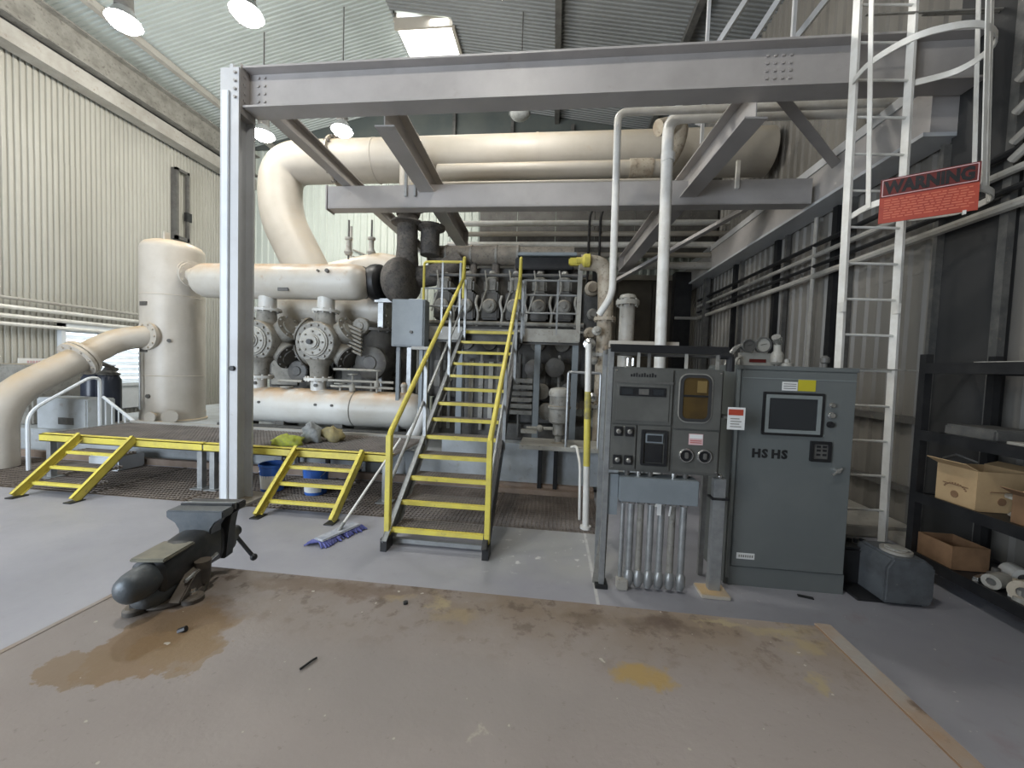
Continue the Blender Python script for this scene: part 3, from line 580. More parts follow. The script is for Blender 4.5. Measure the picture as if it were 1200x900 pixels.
# right wall conduits
for i, (z, r, m) in enumerate(((3.78, .035, 'black'), (3.62, .035, 'pipegrey'), (3.46, .03, 'black'), (3.30, .045, 'pipegrey'))):
    pts = [(3.9, 11.2, z), (3.9, 3.2, z)] if i < 3 else [(3.3, 11.2, z), (3.9, 11.2, z), (3.9, 2.6, z+.02)]
    tag(obj('wall_conduit', MB().pipe(pts, r, .1, 8), m), ('topmost', 'second', 'third', 'lowest')[i]+' of the long conduits along the right wall', 'conduit', 'conduits along the right wall')
for i, (z, bend) in enumerate(((4.35, .4), (4.1, .3), (3.95, .2), (4.62, .3))):
    tag(obj('wall_conduit', MB().pipe([(3.88, 3.85, z-.25), (3.88, 3.6, z-.1), (3.8, 3.0, z+.05), (3.8, 2.2, z+.1)], .035, .3, 8), 'pipegrey'), ('upper middle', 'lower middle', 'lowest', 'uppermost')[i]+' of the bent conduits passing right of the ladder cage', 'conduit', 'bent conduits right of the cage')
tag(obj('wall_downpipe', MB().cyl((3.9, 6.42, 1.2), (3.9, 6.42, 4.2), .03, n=8), 'pipegrey'), 'thin vertical grey pipe on the right wall beside a black wall post', 'pipe')
# left wall conduits
for i, (z, r) in enumerate(((2.80, .035), (2.62, .045), (2.44, .045), (2.28, .04))):
    tag(obj('wall_conduit', MB().cyl((-10.86, -2, z), (-10.86, 10.6, z), r, n=8), 'white' if i > 0 else 'pipegrey'), ('topmost', 'second', 'third', 'lowest')[i]+' of the parallel conduits along the left wall', 'conduit', 'conduits along the left wall')
t = thing('pipe_hanger_frame', 'tall narrow dark frame on the left wall above the vertical tank', 'frame', (-10.85, 10.2, 5.1))
b = MB(); b.box(-11.0, -10.82, 10.0, 10.07, 5.1, 7.1); b.box(-10.9, -10.82, 10.33, 10.40, 5.1, 7.1); b.box(-10.9, -10.82, 10.0, 10.4, 7.03, 7.1); b.box(-10.9, -10.82, 10.0, 10.4, 5.1, 5.2); obj('frame_bar', b, 'mach_dk', t); obj('coupling', MB().box(-10.9, -10.8, 10.3, 10.45, 5.7, 5.95), 'black', t)
for i, x in enumerate((0, 1)):
    pass
sg = thing('wall_sign', 'small white sign with faded red lettering low on the left wall', 'sign', (-10.9, 7.1, 1.35))
obj('sign_plate', MB().box(-10.93, -10.91, 6.75, 7.45, 1.33, 1.6), 'paper', sg); b = MB()
for k in range(11): b.box(-10.908, -10.904, 6.88+k*.045, 6.91+k*.045, 1.50, 1.55)
obj('lettering', b, 'pink', sg)
# ================================================================ LOW PLATFORM WITH TWO SHORT STAIRS
PZ = .62
pf = thing('low_platform', 'long low grating platform with yellow edge in front of the compressor', 'platform', (-4.5, 5.2, 0))
X0, XS, X1, Y0, Y1 = -7.0, -4.52, -1.95, 4.55, 5.66
def decking(x0, x1):
    m = MB()
    for k in range(int((Y1-Y0)/.06)): m.box(x0, x1, Y0+.03+k*.06, Y0+.036+k*.06, PZ-.03, PZ)
    for k in range(int((x1-x0)/.05)): m.box(x0+.02+k*.05, x0+.026+k*.05, Y0+.02, Y1, PZ-.012, PZ-.003)
    m.box(x0, x1, Y0+.02, Y1, PZ-.034, PZ-.03); return m
obj('deck_grating', decking(X0, XS-.01), 'deck', pf); obj('deck_grating', decking(XS+.01, X1), 'deck', pf)
obj('edge_beam', MB().chan((X0, Y0, PZ-.05), (XS-.012, Y0, PZ-.05), .10, .06, .01, side=-1).box(X0, XS-.02, Y0, Y0+.05, PZ-.01, PZ+.006), 'yellow', pf); obj('edge_beam', MB().chan((XS+.012, Y0, PZ-.05), (X1, Y0, PZ-.05), .10, .06, .01, side=-1).box(XS+.012, X1, Y0, Y0+.05, PZ-.01, PZ+.006), 'yellow', pf)
obj('end_beam', MB().box(X0-.01, X0+.03, Y0, Y1, PZ-.1, PZ+.005), 'galv', pf)
obj('rear_angle', MB().box(X0, X1, Y1, Y1+.05, PZ-.05, PZ+.03), 'pipegrey', pf)
for x, y in ((X0+.08, Y0+.05), (XS-.09, Y0+.05), (XS+.09, Y0+.05), (X1-.1, Y0+.05)):
    obj('leg', MB().box(x-.035, x+.035, y-.035, y+.035, -.0, PZ-.1).box(x-.1, x+.1, y-.08, y+.08, -.002, .012), 'galv', pf)
for x in (-5.0, -4.8, -3.9, -3.4, -2.9): obj('rear_post', MB().box(x, x+.06, 5.46, 5.5, .1, PZ-.04), 'black', pf)
def short_stair(x0, x1, label):
    t = thing('short_stair', label, 'stair', ((x0+x1)/2, 4.2, 0))
    a, b_ = V((0, 3.86, .02)), V((0, 4.52, PZ+.02))
    for x in (x0, x1):
        o = obj('stringer', MB().chan(a+V((x, 0, 0)), b_+V((x, 0, 0)), .10, .045, .008, side=1 if x == x0 else -1), 'yellow', t); 
    for k in range(3):
        z = .155*(k+1)-.01; y = 3.86+.66*(z)/PZ
        tr = MB()
        for q in range(5): tr.box(x0+.02, x1-.02, y+.03+q*.045, y+.036+q*.045, z-.03, z)
        for q in range(int((x1-x0-.05)/.04)): tr.box(x0+.03+q*.04, x0+.035+q*.04, y+.02, y+.22, z-.012, z-.003)
        tr.box(x0+.02, x1-.02, y+.02, y+.22, z-.034, z-.03)
        o = obj('tread', tr, 'deck', t); obj('nosing', MB().box(x0+.02, x1-.02, y-.015, y+.025, z-.03, z+.004), 'yellow', o, 'yellow nosing')
    obj('foot_plate', MB().box(x0-.04, x0+.06, 3.8, 3.95, 0, .012).box(x1-.06, x1+.04, 3.8, 3.95, 0, .012), 'black', t)
short_stair(-6.33, -5.52, 'short yellow-edged stair at the left end of the low platform')
short_stair(-3.2, -2.32, 'short yellow-edged stair between the column and the tall stair')
# ================================================================ TALL STAIR
ST = thing('tall_stair', 'tall steel stair with yellow nosings and handrails up to the engine platform', 'stair', (-1.05, 4.9, 0))
SX0, SX1 = -1.50, -.56
def sp(x, y, dz=0): return V((x, y, .05+(y-3.42)*.737+dz))
XT = -.06   # slight lean of the flight towards the left
obj('stringer', MB().chan((SX0, 3.40, .03), (SX0+XT, 6.47, 2.26), .2, .05, .01, side=1), 'galv', ST, 'grey left stringer')
obj('stringer', MB().chan((SX1, 3.40, .03), (SX1+XT, 6.47, 2.26), .2, .05, .01, side=-1), 'black', ST, 'black right stringer')
src = None
for k in range(12):
    z = .18*(k+1); y = 3.48+.2475*k; dx = XT*k/12
    if src is None:
        m = MB(); x0, x1 = SX0+.03, SX1-.03
        for q in range(6): m.box(x0, x1, y+.03+q*.04, y+.036+q*.04, z-.03, z)
        for q in range(int((x1-x0)/.032)): m.box(x0+.01+q*.032, x0+.015+q*.032, y+.02, y+.24, z-.012, z-.002)
        src = obj('tread', m, 'deck', ST); nz = obj('nosing', MB().box(x0-.015, x1+.015, y-.02, y+.025, z-.035, z+.005), 'yellow', src, 'yellow nosing'); base = (y, z)
    else:
        c = src.copy(); COL.objects.link(c); c.parent = ST; c.location = (dx, y-base[0], z-base[1]); n2 = nz.copy(); COL.objects.link(n2); n2.parent = c
obj('top_nosing', MB().box(SX0+.03+XT, SX1-.03+XT, 6.43, 6.48, 2.31, 2.36), 'yellow', ST)
for k, (x, sg_) in enumerate(((SX0, -1), (SX1, 1))):
    xb = x+sg_*.01
    obj('bottom_post', MB().box(xb-.025, xb+.025, 3.42, 3.48, .12, 1.08), 'yellow', ST, bevel=.004)
    obj('foot', MB().box(xb-.03, xb+.03, 3.36, 3.50, 0, .12), 'black', ST)
    obj('handrail', MB().pipe([(xb, 3.45, 1.04), (xb, 3.47, 1.10), (xb+XT, 6.40, 3.22), (xb+XT, 6.45, 3.62), (xb+XT, 6.45, 2.9)], .027, .08, 10), 'yellow', ST)
    obj('mid_rail', MB().tube([(xb, 3.47, .60), (xb+XT, 6.45, 2.78)], .018, 8), 'galv', ST)
    for y in (4.45, 5.45, 6.35):
        z = .02+(y-3.4)*.728; obj('rail_post', MB().box(xb-.018, xb+.018, y-.02, y+.02, z, z+1.02), 'galv', ST)
obj('toe_bracket', MB().box(SX0-.05, SX1+.02, 3.52, 3.56, .02, .06), 'galv', ST)
# ================================================================ ENGINE PLATFORM
EP = thing('engine_platform', 'raised grey platform with rails in front of the engine', 'platform', (-.95, 6.9, 0))
PX0, PX1, PY0, PY1, HZ = -2.28, .40, 6.48, 7.1, 2.32
m = MB()
for k in range(10): m.box(PX0, PX1, PY0+.03+k*.06, PY0+.036+k*.06, HZ-.03, HZ)
for k in range(53): m.box(PX0+.02+k*.05, PX0+.026+k*.05, PY0, PY1, HZ-.012, HZ-.004)
obj('deck_grating', m, 'deck', EP)
obj('toe_board', MB().box(PX0, SX0+XT-.02, PY0-.01, PY0+.01, HZ-.12, HZ+.10), 'mach_lt', EP); obj('toe_board', MB().box(SX1+XT+.03, PX1, PY0-.01, PY0+.01, HZ-.12, HZ+.10), 'mach_lt', EP)
obj('edge_channel', MB().chan((PX0, PY0+.03, HZ-.09), (PX1, PY0+.03, HZ-.09), .14, .06, .01), 'mach_dk', EP)
for x in (PX0+.05, -1.62, -.28, PX1-.05): obj('leg', MB().box(x-.05, x+.05, PY0+.03, PY0+.13, .42, HZ-.15), 'boxgrey', EP)
obj('top_rail', MB().pipe([(PX0, PY0, HZ), (PX0, PY0, HZ+1.2), (SX0+XT-.05, PY0, HZ+1.2)], .022, .06, 8), 'yellow', EP, 'yellow left top rail')
obj('top_rail', MB().pipe([(SX1+XT+.05, PY0, HZ+.9), (PX1, PY0, HZ+.9)], .016, .06, 8), 'galv', EP)
for z in (.45, .75): obj('mid_rail', MB().tube([(PX0, PY0, HZ+z), (SX0+XT-.03, PY0, HZ+z)], .016, 8), 'galv', EP)
for z in (.36, .66): obj('mid_rail', MB().tube([(SX1+XT+.03, PY0, HZ+z), (PX1, PY0, HZ+z)], .016, 8), 'galv', EP)
for x in (-1.95, SX0+XT-.08, SX1+XT+.1, .02): obj('rail_post', MB().box(x-.016, x+.016, PY0-.016, PY0+.016, HZ, HZ+(1.22 if x < -1.5 else .9)), 'galv', EP)
obj('corner_post', MB().box(PX1-.06, PX1+.01, PY0-.03, PY0+.04, HZ-.1, HZ+1.2), 'mach_lt', EP)
obj('rail_cap', MB().box(PX1-.22, PX1+.03, PY0-.06, PY0+.06, HZ+1.15, HZ+1.27), 'yellow', EP, bevel=.02)
# ================================================================ VERTICAL TANK AND BIG LEFT PIPE
TK = (-7.86, 7.2)
t = thing('vertical_tank', 'tall cream vertical pressure tank on the skid left of the column', 'tank', (TK[0], TK[1], .42))
obj('shell', MB().lathe([(.52, .42), (.52, 3.86), (.51, 3.93), (.46, 4.0), (.36, 4.05), (.2, 4.08), (.02, 4.09)], (TK[0], TK[1], 0), n=48), 'cream', t)
obj('base_skirt', MB().lathe([(.56, .42), (.56, .46), (.53, .47), (.53, .6)], (TK[0], TK[1], 0), n=48), 'cream', t)
for z in (1.35, 2.95): obj('weld_seam', MB().lathe([(.52, z-.01), (.526, z), (.52, z+.01)], (TK[0], TK[1], 0), n=48, cap=False), 'cream', t)
def on_tank(a, z, r=.52): a = R(a); return V((TK[0]+r*math.cos(a), TK[1]+r*math.sin(a), z)), V((math.cos(a), math.sin(a), 0))
for a, z, rr, m in ((-72, 2.05, .035, 'mach_dk'), (-50, 2.05, .035, 'mach_dk'), (-88, .95, .04, 'mach_dk')):
    p, d = on_tank(a, z); obj('plug', MB().cyl(p, p+d*.03, rr, n=12), m, t)
for a, z, m in ((-100, 2.75, 'mach_dk'), (-100, 1.85, 'mach_dk')):
    p, d = on_tank(a, z); obj('name_plate', MB().bar(p-V((0, 0, .04)), p+V((0, 0, .04)), .18, .03, d), m, t)
p, d = on_tank(-98, 1.8, .6); obj('gauge_pipe', MB().pipe([p-V((0, 0, 1.1)), p, ], .015, .1, 8), 'galv', t)
for a, r_ in ((-75, .10), (-48, .13)):
    p, d = on_tank(a, .56); b = MB(); b.cyl(p, p+d*.12, r_*.6, n=14); b.flange(p+d*.12, d, r_, .03, 6); obj('drain_flange', b, 'cream', t)
p, d = on_tank(-20, 3.4); b = MB(); b.cyl(p-d*.05, p+d*.18, .16, n=20); b.flange(p+d*.18, d, .24, .05, 10); obj('outlet_nozzle', b, 'cream', t)
for a in (-60, 120): p, d = on_tank(a, 4.02, .35); obj('lifting_lug', MB().box(p.x-.02, p.x+.02, p.y-.05, p.y+.05, 3.95, 4.18), 'cream', t)
t = thing('inlet_pipe', 'thick cream pipe rising from the floor at far left into the tank', 'pipe', (-8.2, 4.85, 0))
pth = rounded([(-8.22, 4.85, 0), (-8.22, 4.85, 1.02), (-8.17, 6.4, 2.02), (-7.93, 6.72, 2.12), (-7.85, 6.9, 2.12)], .5, 8)
obj('pipe_run', MB().tube(pth, .21, 24), 'cream', t)
dd = (V((-8.17, 6.4, 2.02))-V((-8.22, 4.85, 1.02))).normalized(); q = V((-8.22, 4.85, 1.02))+dd*1.18
b = MB(); b.flange(q-dd*.035, dd, .31, .05, 10, 24); b.flange(q+dd*.035, dd, .31, .05, 10, 24); obj('flange_pair', b, 'cream', t)
b = MB(); b.flange((-7.87, 6.68, 2.12), (.1, 1, 0), .27, .06, 10, 24); obj('tank_flange', b, 'cream', t)
# ================================================================ COMPRESSOR AND VESSELS
t = thing('upper_vessel', 'upper horizontal cream vessel with rust-dusted top above the cylinders', 'vessel', (-4.9, 6.7, 2.86))
obj('shell', MB().lathe([(.02, -.20), (.16, -.17), (.27, -.09), (.315, .02), (.32, .1), (.32, 2.95), (.315, 3.05), (.29, 3.14), (.22, 3.22), (.1, 3.26), (.01, 3.265)], (-6.65, 6.7, 3.2), (1, 0, 0), 36), 'rusty', t)
for x in (-4.15, -3.98): obj('plug', MB().cyl((x, 6.38, 3.32), (x, 6.34, 3.33), .035 if x > -4.1 else .02, n=12), 'mach_dk', t)
obj('name_plate', MB().box(-4.95, -4.75, 6.42, 6.44, 2.98, 3.04), 'mach_dk', t)
b = MB(); b.cyl((-7.1, 6.9, 3.34), (-6.6, 6.75, 3.25), .15, n=20); b.flange((-7.12, 6.9, 3.35), (-1, .3, .1), .24, .05, 10); obj('inlet_nozzle', b, 'cream', t)
CX = (-5.36, -4.2)
for x in CX:
    b = MB(); b.cyl((x, 6.7, 2.93), (x, 6.7, 2.68), .15, n=24); b.flange((x, 6.7, 2.67), (0, 0, 1), .235, .045, 10); obj('outlet_nozzle', b, 'bottle', t)
t = thing('lower_vessel', 'lower horizontal white vessel resting on the skid behind the low platform', 'vessel', (-4.3, 6.5, .42))
obj('shell', MB().lathe([(.02, -.20), (.16, -.17), (.27, -.09), (.315, .02), (.32, .1), (.32, 3.25), (.315, 3.35), (.29, 3.44), (.22, 3.52), (.1, 3.56), (.01, 3.565)], (-5.8, 6.5, .93), (1, 0, 0), 36), 'bottle', t)
obj('weld_seam', MB().lathe([(.32, -.012), (.327, 0), (.32, .012)], (-3.45, 6.5, .93), (1, 0, 0), 36, False), 'mach', t)
for x in (-5.1, -4.05, -3.75): obj('plug', MB().cyl((x, 6.19, 1.0), (x, 6.165, 1.0), .022, n=10), 'mach_dk', t)
for x in (-5.6, -4.8, -3.7, -2.7): obj('saddle', MB().box(x-.08, x+.08, 6.3, 6.7, .42, .66), 'mach_dk', t)
obj('skid_rail', MB().box(-5.9, -2.3, 6.18, 6.28, .42, .60), 'mach_dk', t)
for x in CX:
    b = MB(); b.cyl((x, 6.5, 1.22), (x, 6.5, 1.42), .13, n=24); b.flange((x, 6.5, 1.43), (0, 0, 1), .24, .05, 10); obj('inlet_nozzle', b, 'bottle', t); obj('plug', MB().cyl((x+.03, 6.37, 1.32), (x+.03, 6.35, 1.32), .03, n=10), 'mach_dk', t)
b = MB(); b.cyl((-2.6, 6.5, 1.24), (-2.6, 6.5, 1.36), .05, n=12); b.ball((-2.6, 6.5, 1.37), .06); obj('relief_valve', b, 'bottle', t)
obj('drain_pipe', MB().pipe([(-2.32, 6.45, .95), (-2.12, 6.3, .95), (-2.25, 5.75, .45), (-2.35, 5.5, -.3)], .10, .25, 14), 'louvre', t)
gc = thing('gas_compressor', 'grey multi-cylinder gas compressor between the two horizontal vessels', 'compressor', (-4.3, 7.6, .42))
b = MB(); b.box(-6.1, -2.9, 7.65, 8.9, .42, 2.2); obj('crankcase', b, 'mach_dk', gc, bevel=.05)
for i in range(4): x = -5.7+i*.8; obj('crankcase_cover', MB().box(x-.32, x+.32, 7.62, 7.66, 1.2, 2.1), 'mach', gc, bevel=.02)
b = MB(); b.box(-6.05, -2.95, 7.7, 8.8, 2.2, 2.34); obj('crankcase_lid', b, 'mach', gc, bevel=.02)
def cyl_unit(x, z=2.08, y0=6.36, r=.37, m='mach', main=True):
    o = obj('cylinder', MB().lathe([(r*.95, 0), (r, .04), (r, .30), (r*.86, .36), (r*.86, .62), (r*.98, .66), (r*.98, .98), (r*.75, 1.02), (r*.75, 1.3)], (x, y0, z), (0, 1, 0), 32), m, gc)
    hd = MB().lathe([(r*.30, -.11), (r*.30, -.085), (r*.36, -.08), (r*.36, -.055), (r*.62, -.05), (r*.66, -.03), (r*.70, -.03), (r*.70, .0), (r*.97, .01), (r*.97, .05)], (x, y0, z), (0, 1, 0), 32); obj('head_cover', hd, 'mach_lt', o)
    bl = MB()
    for k in range(14): a = 2*PI*k/14; c_ = V((x+r*.83*math.cos(a), y0, z+r*.83*math.sin(a))); bl.cyl(c_, c_+V((0, -.035, 0)), .022, n=6)
    for k in range(8): a = 2*PI*k/8; c_ = V((x+r*.5*math.cos(a), y0-.05, z+r*.5*math.sin(a))); bl.cyl(c_, c_+V((0, -.03, 0)), .018, n=6)
    obj('bolt_ring', bl, 'mach', o, kind='stuff'); obj('centre_plug', MB().cyl((x, y0-.11, z), (x, y0-.17, z), .045, n=8), 'black', o)
    if main:
        obj('nozzle_neck', MB().lathe([(.24, 0), (.17, .12), (.16, .28)], (x, 6.68, z+.30), (0, 0, 1), 24), m, o)
        obj('nozzle_neck', MB().lathe([(.24, 0), (.16, -.12), (.15, -.34)], (x, 6.52, z-.30), (0, 0, 1), 24), m, o)
    return o
for x in CX:
    cyl_unit(x)
    for sx, sz, L_ in ((1, .75, .5), (-1, .75, .46), (1, -.75, .5), (-1, -.75, .46)):     # valve ports
        d = V((sx*.78, -.15, sz*.6)).normalized(); c0 = V((x, 6.78, 2.08))+d*.22
        b = MB(); b.cyl(c0, c0+d*L_*.6, .22, n=22); v_ = obj('valve_port', b, 'mach', gc)
        b = MB(); b.cyl(c0+d*L_*.6, c0+d*L_*.66, .25, n=22); b.cyl(c0+d*L_*.66, c0+d*(L_*.72), .15, n=16)
        for k in range(8):
            _, u1, u2 = frame(d); a = 2*PI*k/8; pq = c0+d*L_*.66+(u1*math.cos(a)+u2*math.sin(a))*.215; b.cyl(pq, pq+d*.035, .018, n=6)
        obj('valve_cover', b, 'mach_dk' if sz < 0 else 'mach', v_)
    obj('distance_piece', MB().box(x-.26, x+.26, 7.2, 7.66, 1.75, 2.4), 'mach_dk', gc, bevel=.03)
# right hand dark cylinders and pumps
for x, z, r, m in ((-3.35, 1.75, .30, 'mach_dk'), (-3.55, 2.42, .16, 'mach'), (-4.78, 1.55, .2, 'dark')):
    obj('auxiliary_cylinder', MB().lathe([(r*.4, -.05), (r*.45, -.03), (r*.9, -.02), (r, 0), (r, .1), (r*.85, .12), (r*.85, .9)], (x, 6.75, z), (0, 1, 0), 24), m, gc)
b = MB()
for k in range(7): b.cyl((-3.85, 6.72, 2.45-.07*k), (-3.42, 6.55, 2.30-.07*k), .025, n=8)
obj('cooler_tubes', b, 'mach', gc, kind='stuff')
for x, y, h, r in ((-3.75, 6.45, 1.45, .05), (-3.5, 6.4, 1.62, .035), (-3.2, 6.5, 1.5, .045), (-4.75, 6.42, 1.35, .05), (-3.05, 6.4, 1.7, .03)):
    obj('small_valve', MB().lathe([(r*.6, 0), (r*.6, h-1.15), (r*1.6, h-1.12), (r*1.6, h-1.02), (r*.5, h-1.0), (r*.5, h-.85), (r*2.2, h-.84), (r*2.2, h-.82)], (x, y, .75), n=12), 'mach_lt', gc)
for z, x0, x1 in ((1.38, -4.9, -4.45), (1.42, -3.95, -2.75), (1.32, -3.9, -2.75), (1.62, -3.85, -3.1)):
    obj('small_pipe', MB().cyl((x0, 6.4, z), (x1, 6.4, z), .022, n=8), 'mach_lt', gc)
t = thing('rear_vessel', 'stained cream vessel lying behind the compressor cylinders', 'vessel', (-4.4, 7.9, 2.4))
obj('shell', MB().lathe([(.05, -.1), (.3, 0), (.36, .12), (.36, 2.3), (.41, 2.31), (.41, 2.38)], (-5.75, 7.55, 2.84), (1, 0, 0), 28), 'rusty', t)
b = MB(); b.flange((-3.32, 7.55, 2.84), (1, 0, 0), .44, .06, 14, 28); obj('end_flange', b, 'rusty', t)
b = MB(); b.lathe([(.34, 0), (.34, -.5), (.30, -.6), (.26, -1.3)], (-3.42, 7.15, 2.36), (0, 0, 1), 26); b.flange((-3.42, 7.15, 2.38), (0, 0, 1), .40, .05, 12, 26); obj('sump_body', b, 'mach_dk', t)
obj('top_dome', MB().lathe([(.28, 0), (.27, .12), (.18, .24), (.05, .3)], (-4.0, 7.5, 3.15), (0, 0, 1), 22), 'rusty', t)
t = thing('transfer_elbow', 'cream elbow pipe sitting between the duct end and the dark inlet', 'pipe', (-4.0, 7.9, 3.2))
obj('pipe_run', MB().pipe([(-4.9, 8.1, 3.6), (-4.2, 8.1, 3.75), (-3.6, 7.7, 3.7), (-3.1, 7.5, 3.55)], .33, .5, 22), 'cream', t)
for x in (-4.35, -3.85):
    obj('valve_stem', MB().cyl((x, 7.7, 3.9), (x, 7.7, 4.7), .02, n=8), 'mach_dk', t); obj('valve_body', MB().lathe([(.06, 0), (.09, .06), (.05, .14), (.05, .3), (.08, .32), (.08, .36)], (x, 7.7, 3.98), n=12), 'mach_lt', t)
tag(obj('stand_pipe', MB().cyl((-4.8, 8.6, .42), (-4.8, 8.6, 4.9), .03, n=8), 'pipegrey'), 'slim dark upright pipe in front of the pale back wall', 'pipe')
wi = thing('wall_conduit_rack', 'set of three short slanting rods on the pale back wall', 'rack', (-6.6, 12.4, 5))
for k in range(3): obj('rod', MB().cyl((-6.9, 12.5, 5.55-k*.22), (-6.1, 12.5, 5.25-k*.22), .03, n=6), 'mach', wi)
# ================================================================ ENGINE
en = thing('gas_engine', 'large dark grey gas engine behind the raised platform', 'engine', (-.9, 8, .42))
obj('engine_block', MB().box(-2.45, .55, 7.15, 8.7, 1.15, 2.6), 'mach_dk', en, bevel=.04)
obj('base_frame', MB().box(-2.6, .75, 7.0, 8.8, .42, .72), 'mach_dk', en, bevel=.02); obj('oil_pan', MB().box(-2.35, .45, 7.3, 8.6, .72, 1.15), 'dark', en, bevel=.03)
for i in range(6):
    x = -2.1+i*.447
    o = obj('crankcase_door', MB().box(x-.17, x+.17, 7.11, 7.15, 1.35, 1.85), 'mach', en, bevel=.015); obj('door_boss', MB().cyl((x, 7.11, 1.6), (x, 7.07, 1.6), .07, n=14), 'mach_dk', o)
    obj('lower_port', MB().cyl((x, 7.15, 2.2), (x, 7.08, 2.2), .13, n=18), 'mach', en)
    h = obj('cylinder_head', MB().box(x-.165, x+.165, 6.98, 7.6, 2.62, 3.12), 'mach_dk', en, bevel=.03)
    b = MB().lathe([(.12, 0), (.13, .03), (.13, .06), (.10, .09)], (x, 6.98, 2.86), (0, -1, 0), 18); b.cyl((x, 6.9, 2.86), (x, 6.86, 2.86), .04, n=8); obj('head_cap', b, 'mach', h)
    obj('rocker_cover', MB().box(x-.13, x+.13, 7.0, 7.5, 3.12, 3.36), 'mach', h, bevel=.04)
    b = MB().lathe([(.11, 0), (.12, .03), (.08, .05), (.05, .12), (.06, .13), (.05, .17)], (x, 7.15, 3.36), n=14); obj('ignition_coil', b, 'mach_lt', h)
    obj('exhaust_branch', MB().pipe([(x, 7.45, 3.3), (x, 7.5, 3.62), (x, 7.6, 3.85)], .08, .15, 12), 'soot', en)
    obj('water_hose', MB().pipe([(x+.22, 6.98, 3.05), (x+.19, 6.94, 2.92), (x+.25, 6.94, 2.72), (x+.21, 7.0, 2.5)], .025, .08, 8), 'mach_lt', en)
    obj('fuel_line', MB().pipe([(x-.1, 6.95, 3.5), (x-.05, 6.93, 3.2), (x-.18, 6.93, 2.75)], .014, .08, 6), 'mach_lt', en)
for z, r, m in ((2.55, .04, 'mach'), (3.42, .03, 'dark'), (2.42, .025, 'mach_lt')): obj('gallery_pipe', MB().cyl((-2.35, 6.98, z), (.5, 6.98, z), r, n=10), m, en)
obj('exhaust_manifold', MB().lathe([(.12, 0), (.19, .03), (.19, 1.85), (.17, 1.87), (.17, 2.9)], (-2.6, 7.6, 3.95), (1, 0, 0), 24), 'manifold', en)
for x in (-2.2, -1.7, -1.2, -.78): obj('manifold_clamp', MB().cyl((x-.02, 7.6, 3.95), (x+.02, 7.6, 3.95), .205, n=24), 'mach', en)
obj('gap_shade_backing', MB().box(-2.42, .45, 7.62, 8.55, 2.6, 3.72), 'dark', en, bevel=.05); obj('gap_shade_backing_rib', MB().box(-2.42, .45, 7.60, 7.62, 3.0, 3.1), 'mach_dk', en)  # dark backing added behind the heads to darken the gaps between them
obj('heat_shield', MB().box(-.75, .35, 7.25, 7.6, 3.86, 3.92), 'boxgrey', en, bevel=.01); obj('coil_box', MB().box(-.8, .3, 7.3, 7.9, 3.62, 3.84), 'black', en, bevel=.02)
obj('flywheel_guard', MB().lathe([(.75, 0), (.8, .04), (.8, .3), (.3, .32)], (.6, 7.9, 1.9), (1, 0, 0), 32), 'dark', en)
obj('end_cover', MB().box(.5, .8, 7.05, 8.5, 1.4, 3.3), 'dark', en, bevel=.04)
for i, (x, z, r) in enumerate(((.62, 3.2, .13), (.65, 2.75, .1), (.62, 2.4, .12), (.68, 2.0, .1))): obj('end_fitting', MB().lathe([(r, 0), (r, .1), (r*.6, .12), (r*.6, .2)], (x, 7.05, z), (0, -1, 0), 14), 'mach' if i % 2 else 'mottled', en)
for k, (x, z0, z1, m) in enumerate(((-2.5, .6, 2.5, 'mach'), (-2.35, .6, 2.3, 'galv'), (-2.05, .6, 2.2, 'mach_dk'), (-1.9, .6, 2.1, 'galv'), (-1.3, .6, 2.0, 'mach_lt'), (-1.0, .6, 2.1, 'mach'), (-.6, .5, 2.0, 'mach_dk'), (.1, .8, 2.0, 'mach'), (.35, .8, 2.2, 'mach_dk'))):
    obj('riser_pipe', MB().cyl((x, 6.9, z0), (x, 6.9, z1), .03, n=8), m, en)
obj('air_cooler', MB().box(-1.75, -.85, 6.88, 7.05, .75, 1.9), 'mach_dk', en, bevel=.02)
for k in range(5): obj('cooler_rib', MB().box(-1.7+k*.18, -1.62+k*.18, 6.84, 6.88, .8, 1.85), 'mach_lt' if k % 2 else 'mach', en)
for i, (x, z, r) in enumerate(((-.35, 1.75, .16), (.02, 1.78, .17), (-.2, 1.35, .14), (.28, 1.4, .13), (-.5, 1.1, .12), (-.1, 1.0, .15))):
    obj('oil_filter', MB().lathe([(r*.5, 0), (r, .03), (r, .22), (r*.8, .25), (r*.8, .6)], (x, 6.72, z), (0, 1, 0), 18), ('mach_dk', 'dark', 'mach')[i % 3], en)
b = MB()
for k in range(6): b.box(-.75, -.35, 6.6, 6.75, .95+k*.11, 1.02+k*.11)
obj('louvre_panel', b, 'mach', en, kind='stuff')
# turbo, inlet and stack
tb = thing('turbocharger', 'black insulated turbocharger with flared exhaust stack above the control box', 'turbocharger', (-2.9, 7, 3))
obj('stack_pipe', MB().lathe([(.22, 0), (.21, .35), (.19, .6), (.19, 1.2)], (-2.82, 7.05, 3.35), n=26), 'soot', tb)
obj('stack_flange', MB().lathe([(.20, 0), (.30, .03), (.30, .06), (.2, .07)], (-2.82, 7.05, 4.34), n=28), 'soot', tb); obj('stack_flange', MB().lathe([(.21, 0), (.24, .12), (.33, .16), (.33, .22), (.2, .24)], (-2.82, 7.05, 4.52), n=28), 'soot', tb)
obj('stack_outlet', MB().cyl((-2.82, 7.05, 4.74), (-2.82, 7.05, 6.0), .17, n=24), 'duct', tb)
obj('side_pipe', MB().lathe([(.18, 0), (.18, .45), (.28, .5), (.28, .55)], (-2.45, 7.25, 3.85), n=22), 'soot', tb)
